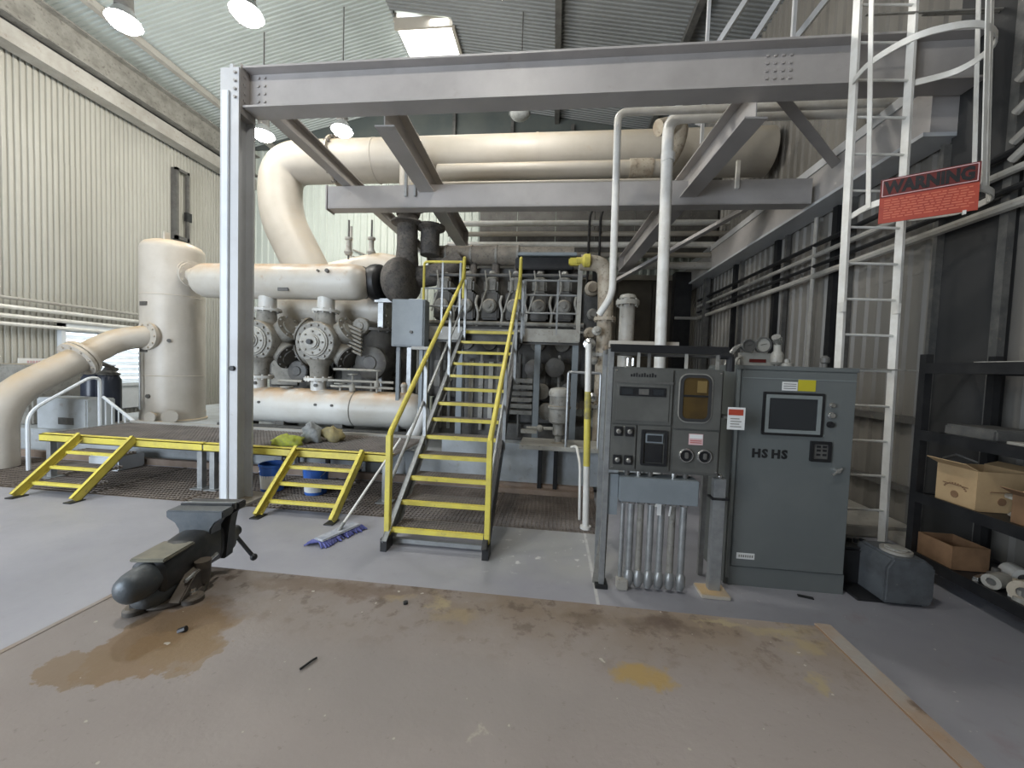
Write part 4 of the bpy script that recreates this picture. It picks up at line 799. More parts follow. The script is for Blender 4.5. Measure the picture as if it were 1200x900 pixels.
obj('turbine_housing', MB().lathe([(.10, -.10), (.18, -.09), (.27, -.05), (.35, .0), (.41, .08), (.44, .16), (.44, .26), (.41, .34), (.35, .41), (.27, .46), (.2, .48)], (-3.08, 7.0, 3.28), (.9, -.2, 0), 28), 'soot', tb)
obj('compressor_housing', MB().lathe([(.12, 0), (.22, .01), (.3, .04), (.33, .1), (.34, .18), (.33, .25), (.29, .29), (.24, .31)], (-3.5, 6.95, 3.25), (1, -.1, 0), 28), 'black', tb)
obj('inlet_bellows', MB().lathe([(.26, 0), (.30, .05), (.26, .1), (.30, .15), (.26, .2)], (-3.75, 6.95, 3.25), (1, -.05, 0), 26), 'mach_dk', tb)
obj('heat_duct', MB().pipe([(-2.75, 7.1, 3.4), (-2.3, 7.2, 3.45), (-1.9, 7.4, 3.8)], .2, .3, 18), 'soot', tb)
b = MB()
for k in range(6): b.cyl((-3.02+k*.08, 6.82, 4.75), (-3.02+k*.08, 6.82, 4.87), .02, n=6)
obj('stud_row', b, 'white', tb, kind='stuff')
obj('support_frame', MB().box(-3.3, -3.2, 6.9, 7.0, .6, 2.95).box(-3.35, -2.4, 6.85, 7.1, 2.88, 2.95).box(-2.72, -2.64, 6.9, 7.0, .6, 2.95), 'galv', tb)
jb = thing('control_box', 'blue-grey square control box left of the stair top', 'box', (-2.4, 6.3, .42))
obj('enclosure', MB().box(-2.70, -2.14, 6.15, 6.4, 2.04, 2.82), 'boxgrey', jb, bevel=.01); obj('door_panel', MB().box(-2.68, -2.16, 6.13, 6.15, 2.06, 2.80), 'boxgrey', jb, bevel=.006)
obj('latch', MB().cyl((-2.35, 6.13, 2.28), (-2.35, 6.10, 2.28), .025, n=10), 'mach_dk', jb); obj('drip_ledge', MB().box(-2.35, -2.05, 6.15, 6.3, 2.0, 2.05), 'mach_lt', jb)
for x in (-2.62, -2.22): obj('leg', MB().box(x-.03, x+.03, 6.25, 6.31, .42, 2.04), 'boxgrey', jb)
# ---------------- pipework right of the engine
t = thing('coolant_pipe', 'mottled beige pipe curving down at the right end of the engine', 'pipe', (.7, 6.2, .42))
obj('pipe_run', MB().pipe([(.35, 6.1, 3.42), (.72, 6.1, 3.4), (.76, 6.1, 2.9), (.76, 6.1, .42)], .12, .32, 18), 'mottled', t)
for z in (2.55, 2.0, 1.2): b = MB(); b.flange((.76, 6.1, z), (0, 0, 1), .17, .05, 8, 18); obj('pipe_flange', b, 'mottled' if z > 2.2 else 'mach', t)
obj('yellow_fitting', MB().lathe([(.06, 0), (.1, .02), (.1, .1), (.05, .14), (.05, .22)], (.50, 6.0, 3.42), (-1, 0, 0), 14), 'yellow', t)
for i, (x, z, r) in enumerate(((.62, 2.35, .07), (.52, 2.15, .09), (.60, 1.9, .06), (.9, 1.5, .08), (.6, 1.35, .07), (.9, .95, .09))):
    obj('small_fitting', MB().lathe([(r*.6, 0), (r, .02), (r, .08), (r*.4, .1), (r*.4, .18)], (x, 5.95, z), (0, -1, 0), 12), ('mach_lt', 'chrome', 'mach')[i % 3], t)
t = thing('flanged_standpipe', 'grey capped standpipe with bolted top flange behind the control panel', 'pipe', (1.0, 5.6, 0))
obj('pipe_run', MB().cyl((1.0, 5.6, .2), (1.0, 5.6, 2.78), .105, n=20), 'pipegrey', t); b = MB(); b.flange((1.0, 5.6, 2.72), (0, 0, 1), .16, .06, 8, 20); b.lathe([(.12, 0), (.1, .05), (.02, .07)], (1.0, 5.6, 2.78)); obj('top_flange', b, 'mach_lt', t)
tag(obj('beige_beam', MB().box(.75, 1.65, 5.35, 5.5, 2.08, 2.17), 'cream'), 'short pale beam just above the dark control panel', 'beam')
t = thing('lube_skid', 'small shelf skid with upright capped filter right of the tall stair', 'skid', (.2, 5.5, .66))
obj('shelf_plate', MB().box(-.42, .80, 5.12, 5.7, .66, .72), 'mach_lt', t, bevel=.005)
for x in (-.14, .08): obj('leg', MB().box(x-.03, x+.03, 5.38, 5.46, 0.06, .66), 'black', t)
obj('filter_body', MB().lathe([(.10, .72), (.05, .74), (.05, .82), (.08, .84), (.08, .98), (.14, 1.02), (.14, 1.2), (.16, 1.21), (.16, 1.24), (.14, 1.25), (.14, 1.4)], (.10, 5.4, 0), n=22), 'mach', t)
obj('filter_cap', MB().lathe([(.15, 0), (.155, .05), (.13, .1), (.06, .12)], (.10, 5.4, 1.38), n=22), 'mach_lt', t)
obj('valve_line', MB().cyl((-.35, 5.35, .92), (.02, 5.38, .92), .022, n=8), 'mach_lt', t); obj('valve_body', MB().ball((-.16, 5.35, .92), .05), 'mach_lt', t)
obj('cross_fitting', MB().box(-.42, -.2, 5.3, 5.36, .85, .9), 'mach_lt', t)
hr = thing('pipe_handrail', 'thin grey pipe frame standing around the yellow-banded pole', 'rail', (.4, 4.9, .7))
obj('frame_tube', MB().pipe([(.20, 5.15, .72), (.20, 5.15, 1.72), (.62, 5.15, 1.72), (.62, 5.15, .72)], .018, .03, 8), 'galv', hr)
tag(obj('hooked_rod', MB().pipe([(.27, 5.05, .74), (.33, 4.95, .78), (.36, 4.6, .62), (.37, 4.5, .0)], .017, .1, 8), 'white'), 'short white hooked rod at the foot of the yellow-banded pole', 'pipe')
yp = thing('marker_pole', 'white pole with yellow band standing on the grating edge', 'pole', (.42, 4.26, 0))
obj('pole_tube', MB().cyl((.42, 4.26, 0), (.37, 4.26, 2.04), .035, n=14), 'white', yp); obj('yellow_band', MB().cyl((.403, 4.26, .70), (.39, 4.26, 1.22), .037, n=14), 'yellow', yp, 'yellow painted band')
obj('worn_band', MB().cyl((.3905, 4.26, 1.2), (.383, 4.26, 1.52), .0365, n=14), mat('worn_yellow', (.42, .36, .08), (.20, .18, .10), .6, scale=14), yp, 'worn dirty yellow band'); obj('foot_flange', MB().cyl((.42, 4.26, 0), (.42, 4.26, .03), .06, n=14), 'white', yp)
# ================================================================ LEFT SIDE THINGS
t = thing('grey_pump_unit', 'grey metal unit with round port at the far left behind the thick pipe', 'machine', (-9.9, 6, 0))
obj('casing', MB().box(-10.6, -9.3, 5.9, 7.0, .4, 1.5), 'mach', t, bevel=.04); obj('port_ring', MB().lathe([(.06, -.05), (.09, -.04), (.1, 0)], (-9.85, 5.9, 1.05), (0, 1, 0), 18), 'dark', t); obj('plinth', MB().box(-10.7, -9.2, 5.8, 7.1, 0, .4), 'conc', t)
t = thing('filter_housings', 'pair of black cylindrical filter housings before the white louvres', 'filter', (-8.6, 6.4, .3))
for i, x in enumerate((-8.88, -8.55)):
    o = obj('housing', MB().lathe([(.17, .42), (.18, .46), (.18, 1.25), (.14, 1.34)], (x, 6.55, 0), n=22), mat('blue_black_steel', (.028, .035, .055), None, .3), t); obj('housing_lid', MB().lathe([(.16, 0), (.17, .03), (.1, .07), (.05, .16), (.1, .17), (.1, .19)], (x, 6.55, 1.34), n=18), 'mach_dk', o)
obj('link_pipe', MB().pipe([(-9.05, 6.4, 1.5), (-8.6, 6.4, 1.6), (-8.25, 6.45, 1.45)], .04, .1, 8), 'mach_dk', t); obj('tray', MB().box(-9.15, -8.25, 6.3, 6.8, .36, .44), 'pipegrey', t)
t = thing('safety_rail', 'pale tubular handrail curving up beside the thick floor pipe', 'rail', (-7.6, 4.9, 0))
obj('rail_tube', MB().pipe([(-7.62, 4.80, 0), (-7.62, 4.80, .86), (-7.62, 5.55, 1.34), (-7.62, 5.7, 1.34), (-7.62, 5.7, .42)], .025, .2, 8), 'louvre', t)
obj('rail_tube', MB().pipe([(-7.95, 6.0, .98), (-7.3, 6.0, .55)], .025, .1, 8), 'louvre', t)
for k in range(5): obj('baluster', MB().cyl((-7.9+k*.13, 6.0, .3), (-7.9+k*.13, 6.0, .93-k*.08), .012, n=6), 'louvre', t)
t = thing('pale_cabinet', 'pale blue-grey low cabinet with dark slot behind the curved rail', 'cabinet', (-8.4, 5.8, 0))
obj('carcass', MB().box(-8.95, -7.95, 5.75, 6.2, 0, .95), 'conc', t, bevel=.02); obj('dark_slot', MB().box(-8.5, -8.2, 5.74, 5.76, .5, .62), 'dark', t)
tag(obj('white_box', MB().box(-6.9, -6.4, 5.0, 5.4, .0, .22), 'louvre', bevel=.02), 'white flat box lying under the left end of the low platform', 'box')
tag(obj('valve_post', MB().lathe([(.04, 0), (.04, 1.0), (.09, 1.02), (.09, 1.1), (.04, 1.12), (.04, 1.25), (.04, 2.2)], (-6.65, 7.6, .42), n=12), 'mach_lt'), 'small pale valve standing right of the vertical tank', 'valve')
for i, (x, m) in enumerate(((-6.95, 'louvre'), (-6.75, 'mach_dk'))):
    tag(obj('upright_pipe', MB().cyl((x, 8.2, .42), (x, 8.2, 2.9), .06, n=10), m), ('white', 'dark')[i]+' upright pipe between the vertical tank and the column', 'pipe')
tag(obj('rust_crate', MB().box(-7.0, -6.5, 7.5, 7.9, .42, .8), 'kerb', bevel=.01), 'small rusty box on the skid right of the vertical tank', 'box')
# buckets
def bucket(x, y, label, paper=True):
    t = thing('bucket', label, 'bucket', (x, y, 0), 'blue buckets under the low platform')
    obj('pail', MB().lathe([(.13, 0), (.135, .01), (.155, .33), (.165, .335), (.165, .36), (.155, .365), (.145, .36), (.125, .02)], (x, y, 0), n=26, cap=False), 'blue', t)
    obj('pail_base', MB().cyl((x, y, 0), (x, y, .015), .13, n=26), 'blue', t)
    b = MB(); n = 10; vs_ = []; fs = []
    for i in range(n+1):
        a = R(-150+i*12); 
        for z, r in ((.04, .1385), (.22, .1485)): vs_.append((x+r*math.cos(a), y+r*math.sin(a), z))
    for i in range(n): fs.append((2*i, 2*i+2, 2*i+3, 2*i+1))
    obj('paper_label', b.add(vs_, fs), 'paper', t, 'white wrap label')
    obj('bail_handle', MB().tube([(x+.165*math.cos(R(a)), y-.02-.1*math.sin(R(a)), .33-.12*math.sin(R(a))) for a in range(0, 181, 20)], .004, 6), 'galv', t)
    return t
bucket(-3.70, 4.74, 'blue bucket with white label beside the tall column'); bucket(-3.08, 4.74, 'blue bucket half hidden behind the middle short stair')
tag(obj('black_plug', MB().ball((-3.45, 4.66, .46), .055), 'black'), 'round black float hanging under the platform edge above the bucket', 'float')
# crumpled bag and lime cloth
def crumple(c, s, n, seed, k=.25):
    rnd = random.Random(seed); b = MB().ball((0, 0, 0), 1, n); out = []
    for p in b.v: q = V(p); f_ = 1+k*(rnd.random()-.5)*2; out.append((c[0]+q.x*s[0]*f_, c[1]+q.y*s[1]*f_, c[2]+max(q.z, -.55)*s[2]*f_))
    b.v = out; return b
tag(obj('lime_rag', crumple((-3.50, 4.75, .66), (.19, .11, .08), 12, 3, .45), 'lime', smooth=3), 'lime green rag heaped on the yellow platform edge', 'rag')
tag(obj('grey_bag', crumple((-3.32, 5.0, .72), (.14, .11, .15), 12, 5, .35), 'greycloth', smooth=3), 'crumpled grey bag on the low platform behind the lime rag', 'bag')
tag(obj('brown_rag', crumple((-3.08, 5.12, .70), (.15, .11, .12), 12, 8, .4), mat('ochre_cloth', (.36, .30, .14), (.25, .22, .13), .8, scale=16), smooth=3), 'ochre cloth bundle right of the grey bag', 'rag')
# mop
mp = thing('dust_mop', 'worn blue dust mop lying on the floor, handle leaning on the platform', 'mop', (-2.0, 3.55, 0))
ax = V((.34, .94, 0)).normalized(); sd = V((ax.y, -ax.x, 0)); c0 = V((-2.08, 3.58, 0)); b = MB(); rnd = random.Random(4)
for k in range(150):
    u = -.25+.5*rnd.random(); side = rnd.choice((-1, 1)); p0 = c0+ax*u*.9+V((0, 0, .04)); ang = rnd.uniform(-.5, .5); L_ = rnd.uniform(.09, .13)
    d = (sd*side*math.cos(ang)+ax*(math.sin(ang)+u)).normalized(); b.tube([p0, p0+d*L_*.6+V((0, 0, -.005)), p0+d*L_+V((0, 0, -.032))], [.012, .011, .007], 5)
obj('mop_yarn', b, 'mopblue', mp, kind='stuff')
obj('mop_pad', MB().bar(c0-ax*.23+V((0, 0, .052)), c0+ax*.23+V((0, 0, .052)), .13, .022), 'mopgrey', mp, bevel=.01)
obj('handle_socket', MB().cyl(c0+V((0, 0, .05)), c0+V((.02, .06, .12)), .02, n=10), 'galv', mp); obj('handle', MB().cyl(c0+V((.015, .045, .1)), (-1.78, 4.38, .86), .014, n=10), 'white', mp)
# ================================================================ DARK CONTROL PANEL ON ITS STAND
def rrect(w_, h, r, n=5):
    out = []
    for cx_, cz, a0 in ((w_/2-r, h/2-r, 0), (-w_/2+r, h/2-r, 90), (-w_/2+r, -h/2+r, 180), (w_/2-r, -h/2+r, 270)):
        for k in range(n+1): a = R(a0+90*k/n); out.append((cx_+r*math.cos(a), cz+r*math.sin(a)))
    return out
def ring_frame(cx_, y, cz, w_, h, r, t_, d):
    """rounded rectangular gasket frame facing -Y"""
    a = rrect(w_, h, r); b_ = rrect(w_-2*t_, h-2*t_, max(r-t_, .005)); n = len(a); vs_ = []; fs = []
    for yy in (y, y-d):
        vs_ += [(cx_+p, yy, cz+q) for p, q in a]+[(cx_+p, yy, cz+q) for p, q in b_]
    for i in range(n):
        k = (i+1) % n; fs += [(i, k, 2*n+k, 2*n+i), (n+i, 3*n+i, 3*n+k, n+k), (2*n+i, 2*n+k, 3*n+k, 3*n+i), (i, n+i, n+k, k)]
    return MB().add(vs_, fs)
cp = thing('engine_switchboard', 'dark grey engine control panel with amber window on a conduit stand', 'control panel', (.88, 3.3, 0))
PY = 3.10
obj('enclosure', MB().box(.46, 1.30, PY, 3.48, .965, 1.79), 'panel', cp, bevel=.006)
o = obj('upper_left_door', MB().box(.475, .925, PY-.018, PY, 1.345, 1.775), 'panel', cp, bevel=.004)
obj('display_bezel', MB().box(.50, .90, PY-.026, PY-.018, 1.37, 1.655), 'panel', o, bevel=.003)
obj('display_strip', MB().box(.52, .87, PY-.032, PY-.026, 1.565, 1.635), 'black', o)
for x0, x1 in ((.535, .62), (.665, .74), (.775, .855)): obj('readout', MB().box(x0, x1, PY-.035, PY-.032, 1.578, 1.622), 'glass' if x0 != .665 else 'mach_dk', o)
obj('header_rail', MB().box(.475, .925, PY-.024, PY-.018, 1.665, 1.68), 'mach_dk', o)
obj('maker_lettering', (lambda b: [b.box(.60+k*.02, .612+k*.02, PY-.021, PY-.018, 1.715, 1.735+(k % 3)*.006) for k in range(10)][0])(MB()), 'black', o, kind='stuff')
o = obj('window_door', MB().box(.945, 1.285, PY-.02, PY, 1.325, 1.775), 'panel', cp, bevel=.004)
obj('window_gasket', ring_frame(1.09, PY-.02, 1.565, .23, .36, .06, .022, .014), 'rubber', o)
obj('window_glass', MB().prism(rrect(.19, .32, .045), (1.09, PY-.022, 1.565), (1, 0, 0), (0, 0, 1), .004), 'amber', o)
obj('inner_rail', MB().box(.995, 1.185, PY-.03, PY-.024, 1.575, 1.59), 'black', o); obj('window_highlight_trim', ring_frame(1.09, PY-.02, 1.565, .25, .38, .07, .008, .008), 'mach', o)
obj('inner_card', MB().box(1.10, 1.17, PY-.029, PY-.025, 1.61, 1.70), mat('amber_card', (.19, .13, .045), None, .5), o)
o = obj('switch_plate', MB().box(.475, .665, PY-.016, PY, .985, 1.335), 'panel', cp, bevel=.003)
for x in (.525, .61):
    for z, big in ((1.285, 1), (1.06, 0)):
        k = obj('switch_block', MB().box(x-.032, x+.032, PY-.03, PY-.016, z-.04, z+.035), 'black', o, bevel=.004)
        obj('knob', MB().lathe([(.02, 0), (.02, .02), (.012, .03)], (x, PY-.03, z), (0, -1, 0), 12), 'chrome', o)
o = obj('meter_plate', MB().box(.675, .925, PY-.016, PY, .985, 1.335), 'panel', cp, bevel=.003)
obj('meter_bezel', ring_frame(.80, PY-.016, 1.165, .195, .28, .012, .018, .02), 'black', o); obj('meter_screen', MB().box(.735, .865, PY-.03, PY-.016, 1.205, 1.275), 'boxgrey', o); obj('meter_glass', MB().box(.745, .855, PY-.034, PY-.03, 1.215, 1.265), 'glass', o); obj('meter_keys', MB().box(.735, .865, PY-.026, PY-.016, 1.05, 1.195), 'black', o)
o = obj('gauge_door', MB().box(.945, 1.285, PY-.016, PY, .985, 1.315), 'panel', cp, bevel=.004)
for x in (1.045, 1.18):
    g_ = obj('gauge_ring', MB().lathe([(.052, 0), (.056, .012), (.05, .02), (.044, .02), (.044, .008)], (x, PY-.016, 1.12), (0, -1, 0), 28, False), 'chrome', o); obj('gauge_face', MB().cyl((x, PY-.016, 1.12), (x, PY-.025, 1.12), .045, n=24), 'black', o)
    obj('gauge_knob', MB().box(x-.012, x+.012, PY-.05, PY-.025, 1.10, 1.145), 'mach_dk', o, bevel=.004)
lb = obj('warning_label', MB().box(1.06, 1.165, PY-.02, PY-.016, 1.205, 1.29), 'pink', o, 'pink and white label')
obj('label_band', MB().box(1.065, 1.16, PY-.0215, PY-.02, 1.255, 1.285), 'paper', o); obj('label_lines', MB().box(1.07, 1.155, PY-.022, PY-.02, 1.235, 1.24).box(1.07, 1.155, PY-.022, PY-.02, 1.22, 1.225), 'red', o, kind='stuff')
for x in (.49, 1.27):
    for z in (1.0, 1.76): obj('corner_screw', MB().cyl((x, PY-.022, z), (x, PY-.018, z), .008, n=8), 'chrome', cp)
# frame above it
o = obj('top_channel', MB().box(.44, 1.32, 3.08, 3.14, 1.905, 1.965), 'black', cp); obj('top_channel', MB().box(.44, 1.32, 3.36, 3.42, 1.895, 1.935), 'panel', cp)
obj('top_tray', MB().box(.45, 1.28, 3.16, 3.34, 1.885, 1.90), 'mach_dk', cp); obj('end_elbow', MB().pipe([(1.26, 3.1, 1.90), (1.34, 3.1, 1.90), (1.34, 3.1, 1.78)], .03, .04, 10), 'black', cp)
for x, m in ((.66, 'mach_lt'), (.74, 'mach_dk'), (1.02, 'mach_lt'), (1.25, 'mach')): obj('tray_post', MB().box(x-.01, x+.01, 3.10, 3.12, 1.79, 1.905), m, cp)
for x, r_ in ((.58, .012), (.62, .012)): obj('small_fitting', MB().cyl((x, 3.12, 1.80), (x, 3.12, 1.86), r_, n=8), 'chrome', cp)
# stand
for x, y, m in ((.45, 3.12, 'galv'), (.45, 3.46, 'galv'), (1.34, 3.46, 'galv')): obj('stand_post', MB().box(x-.02, x+.02, y-.02, y+.02, .0, 1.93 if x < 1 else 1.8), m, cp)
obj('stand_post', MB().box(1.30, 1.39, 3.16, 3.22, .02, .93), 'galv', cp, bevel=.004); obj('pipe_clamp', MB().box(1.28, 1.41, 3.14, 3.24, .765, .78), 'black', cp); obj('post_cap', MB().ball((1.34, 3.17, .95), .022), 'chrome', cp)
obj('stand_gusset', MB().prism([(-.08, 0), (.02, 0), (.03, .70), (-.0, .70)], (.46, 3.14, .02), (1, 0, 0), (0, 0, 1), .01), 'mach', cp)
obj('base_foot', MB().box(1.22, 1.44, 3.08, 3.26, 0, .03), 'cream', cp, bevel=.005); obj('base_foot', MB().box(.40, .50, 3.08, 3.2, 0, .03), 'black', cp); obj('floor_block', MB().box(.57, .66, 3.08, 3.16, 0, .09), 'pipegrey', cp, bevel=.01)
obj('left_side_plate', MB().box(.47, .55, 3.12, 3.16, .60, .93), 'boxgrey', cp)
obj('wireway', MB().box(.555, 1.15, 3.06, 3.22, .73, .925), 'boxgrey', cp, bevel=.006)
for i, x in enumerate((.62, .71, .80, .98, 1.07)): obj('nipple', MB().cyl((x, 3.14, .925), (x, 3.14, .967), .02, n=10), 'chrome' if i % 2 else 'mach_dk', cp)
for i, x in enumerate((.60, .665, .74, .82, .90, .985, 1.07)):
    c = obj('conduit', MB().cyl((x, 3.14, .02), (x, 3.14, .73), .027 if i else .018, n=12), 'galv' if i not in (2, 5) else 'mach', cp)
    obj('conduit_nut', MB().cyl((x, 3.14, .70), (x, 3.14, .735), .034, n=6), 'chrome', c)
    if i > 0: obj('conduit_seal', MB().lathe([(.022, .03), (.038, .06), (.038, .13), (.022, .16)], (x, 3.13, 0), n=12), 'galv', c)
obj('valve_tag', MB().box(.855, .885, 3.09, 3.10, .63, .72), 'paper', cp); obj('wire_tag', MB().bar((.945, 3.09, .63), (.955, 3.09, .71), .012, .004), 'paper', cp)
tag(obj('pit_cover_sheet', MB().prism([(.49, 3.05), (.56, 3.05), (.52, 3.7), (.40, 3.7)], (0, 0, .0), (1, 0, 0), (0, 1, 0), .004), 'pipegrey'), 'thin strip of floor sheet at the foot of the panel stand', 'sheet') if 0 else None
# ================================================================ GREY CABINET
gb = thing('control_cabinet', 'tall blue-grey control cabinet with touch screen beside the ladder', 'cabinet', (1.95, 3.6, 0))
Y = 3.34
obj('carcass', MB().box(1.49, 2.41, Y, 3.9, .0, 1.84), 'cab', gb, bevel=.006)
d = obj('cabinet_door', MB().box(1.535, 2.395, Y-.022, Y, .17, 1.80), 'cab', gb, bevel=.005)
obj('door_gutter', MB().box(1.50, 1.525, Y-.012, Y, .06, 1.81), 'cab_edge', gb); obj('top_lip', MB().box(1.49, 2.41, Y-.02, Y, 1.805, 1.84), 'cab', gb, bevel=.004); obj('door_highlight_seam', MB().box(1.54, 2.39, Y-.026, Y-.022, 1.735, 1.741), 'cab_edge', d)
obj('plinth', MB().box(1.52, 2.41, Y-.008, Y, 0.0, .16), 'cab', gb)
obj('screen_bezel', ring_frame(1.93, Y-.022, 1.455, .46, .35, .012, .02, .014), 'black', d); obj('screen_frame', ring_frame(1.93, Y-.024, 1.455, .42, .31, .006, .028, .012), 'cab_edge', d)
obj('screen_glass', MB().box(1.75, 2.11, Y-.03, Y-.022, 1.33, 1.58), 'glass', d)
lb = obj('white_label', MB().box(1.84, 1.955, Y-.026, Y-.022, 1.645, 1.715), 'paper', d); lb2 = obj('yellow_label', MB().box(1.96, 2.09, Y-.026, Y-.022, 1.645, 1.735), 'ylabel', d)
b = MB()
for k in range(3): b.box(1.85, 1.945, Y-.0275, Y-.026, 1.66+k*.018, 1.665+k*.018)
obj('label_lines', b, 'mach_dk', d, kind='stuff')
for z, r_, m in ((1.54, .016, 'chrome'), (1.46, .02, 'chrome'), (1.385, .02, 'black')):
    obj('push_button', MB().lathe([(r_*1.3, 0), (r_*1.3, .01), (r_, .012), (r_, .03)], (2.215, Y-.022, z), (0, -1, 0), 16), m, d)
obj('button_plate', MB().box(2.10, 2.18, Y-.026, Y-.022, 1.285, 1.30), 'cab_edge', d)
obj('meter_bezel', ring_frame(2.155, Y-.022, 1.165, .155, .165, .008, .024, .018), 'black', d); obj('meter_face', MB().box(2.10, 2.21, Y-.03, Y-.022, 1.105, 1.225), 'mach_dk', d)
b = MB()
for x in (2.125, 2.17):
    for z in (1.13, 1.165, 1.195): b.box(x, x+.03, Y-.033, Y-.03, z, z+.018)
obj('meter_digits', b, 'black', d, kind='stuff')
for i, x in enumerate((1.675, 1.74, 1.825, 1.89)):
    text('nameplate_letter', 'HSHS'[i], .095, (x, Y-.023, 1.12), (R(90), 0, 0), 'black', d, .002, None, .005)
obj('maker_plate', MB().box(1.57, 1.71, Y-.026, Y-.022, .235, .285), 'paper', d); b = MB()
for k in range(7): b.box(1.585+k*.017, 1.595+k*.017, Y-.0275, Y-.026, .25, .27)
obj('plate_lettering', b, 'mach', d, kind='stuff')
hn = obj('door_handle', MB().bar((2.24, Y-.05, .985), (2.31, Y-.05, 1.045), .02, .016), 'chrome', d, bevel=.003); obj('handle_boss', MB().cyl((2.285, Y-.02, 1.02), (2.285, Y-.055, 1.02), .018, n=12), 'chrome', d)
# lockout sign between panel and cabinet
t = thing('safety_sign', 'small white safety sign with red header between panel and cabinet', 'sign', (1.39, 3.1, 1.33))
obj('sign_plate', MB().box(1.33, 1.455, 3.07, 3.074, 1.34, 1.51), 'paper', t); obj('sign_header', MB().box(1.335, 1.44, 3.067, 3.07, 1.45, 1.495), 'red', t); b = MB()
for k in range(4): b.box(1.35, 1.43-.015*(k % 2), 3.067, 3.07, 1.36+k*.02, 1.367+k*.02)
obj('sign_lines', b, 'mach', t, kind='stuff'); obj('sign_bracket', MB().box(1.31, 1.37, 3.074, 3.30, 1.42, 1.44), 'mach_dk', t)
# gauges on the cabinet
t = thing('gauge_manifold', 'pair of round pressure gauges on a valve manifold above the cabinet', 'gauge', (1.78, 3.62, 1.84))
obj('manifold_plate', MB().box(1.66, 1.95, 3.66, 3.70, 1.84, 1.96), 'mach_lt', t); obj('red_nameplate', MB().box(1.74, 1.88, 3.655, 3.66, 1.875, 1.905), 'dkred', t)
for x, z, r_, m in ((1.71, 2.02, .058, 'mach_dk'), (1.83, 2.03, .07, 'mach_lt')):
    o = obj('gauge_case', MB().lathe([(r_*.9, -.03), (r_, 0), (r_, .03), (r_*.85, .032), (r_*.85, .02)], (x, 3.64, z), (0, -1, 0), 26, False), 'dark', t); obj('gauge_face', MB().cyl((x, 3.64, z), (x, 3.625, z), r_*.86, n=24), m, o); obj('gauge_needle', MB().bar((x-.02, 3.62, z), (x+.03, 3.62, z+.01), .004, .003), 'black', o)
obj('regulator_body', MB().lathe([(.03, 0), (.05, .02), (.05, .09), (.03, .12), (.03, .24)], (1.95, 3.62, 1.86), n=14), 'mach_lt', t); obj('regulator_knob', MB().cyl((1.95, 3.62, 2.05), (1.91, 3.58, 2.1), .035, n=12), 'chrome', t)
obj('valve_pipe', MB().pipe([(1.52, 3.6, 1.84), (1.55, 3.6, 1.94), (1.6, 3.62, 2.0), (1.7, 3.68, 2.03)], .02, .04, 10), 'chrome', t); obj('valve_pipe', MB().pipe([(1.58, 3.58, 1.84), (1.6, 3.58, 1.9), (1.66, 3.64, 1.92)], .014, .04, 8), 'mach_lt', t)
tag(obj('cabinet_top_fitting', MB().lathe([(.05, 0), (.05, .03), (.025, .04), (.025, .07)], (2.02, 3.6, 1.84), n=14), 'mach_lt'), 'small pale fitting on the cabinet top right of the gauges', 'fitting')
tag(obj('cabinet_lamp', MB().lathe([(.02, 0), (.02, .04), (.035, .05), (.035, .09), (.01, .11)], (2.33, 3.6, 1.84), n=14), 'dark'), 'small dark knob on the cabinet top beside the ladder rail', 'knob')
# ================================================================ CAGED LADDER
ld = thing('caged_ladder', 'tall white caged ladder against the right wall', 'ladder', (3.2, 4.3, 0))
LL, LR = (2.80, 4.10), (3.31, 4.135)
for (x, y) in (LL, LR): obj('side_rail', MB().bar((x+.01, y, 0), (x-.12, y, 8.2), .065, .03, (1, .28, 0)), 'white', ld)
src = None
for k in range(23):
    z = .12+.345*k
    if src is None: src = obj('rung', MB().cyl((*LL, z), (*LR, z), .012, n=8), 'white', ld); zb = z
    else: c = src.copy(); COL.objects.link(c); c.parent = ld; c.location = (-.016*(z-zb), 0, z-zb)
hoop = rounded([(2.89, 4.25), (2.80, 3.98), (2.92, 3.62), (3.32, 3.52), (3.68, 3.74), (3.76, 4.16), (3.56, 4.46)] if 0 else [V((2.79, 4.08, 0)), V((2.76, 3.85, 0)), V((2.90, 3.57, 0)), V((3.28, 3.47, 0)), V((3.62, 3.66, 0)), V((3.66, 4.0, 0)), V((3.33, 4.15, 0))], .3, 5)
def flat_strip(pts, h, t_):
    vs_ = []; fs = []; n = len(pts)
    for i, p in enumerate(pts):
        d_ = (pts[min(i+1, n-1)]-pts[max(i-1, 0)]).normalized(); nn = V((d_.y, -d_.x, 0))*t_/2
        vs_ += [p+nn-V((0, 0, h/2)), p+nn+V((0, 0, h/2)), p-nn+V((0, 0, h/2)), p-nn-V((0, 0, h/2))]
    for i in range(n-1):
        a = 4*i
        for k in range(4): fs.append((a+k, a+4+k, a+4+(k+1) % 4, a+(k+1) % 4))
    fs += [(0, 1, 2, 3), (4*n-1, 4*n-2, 4*n-3, 4*n-4)]; return MB().add(vs_, fs)
src = None
for z in (3.32, 4.58, 5.95, 7.4):
    if src is None: src = obj('cage_hoop', flat_strip([p+V((0, 0, z)) for p in hoop], .055, .012), 'white', ld); zb = z
    else: c = src.copy(); COL.objects.link(c); c.parent = ld; c.location = (-.08*(z-zb)/1.4, 0, z-zb)
for i, (x, y) in enumerate(((2.765, 3.85), (3.35, 3.51), (3.42, 3.55), (3.61, 3.74), (3.64, 3.88))): obj('cage_strap', MB().bar((x, y, 3.30), (x-.25, y, 8.0), .04, .008, (V((3.2, 3.95, 0))-V((x, y, 0)))), 'white', ld)
for (x, y) in (LL, LR):
    for z in (1.86, 5.2): obj('stand_off', MB().bar((x, y, z), (4.06, y+.02, z), .02, .012), 'mach', ld); 
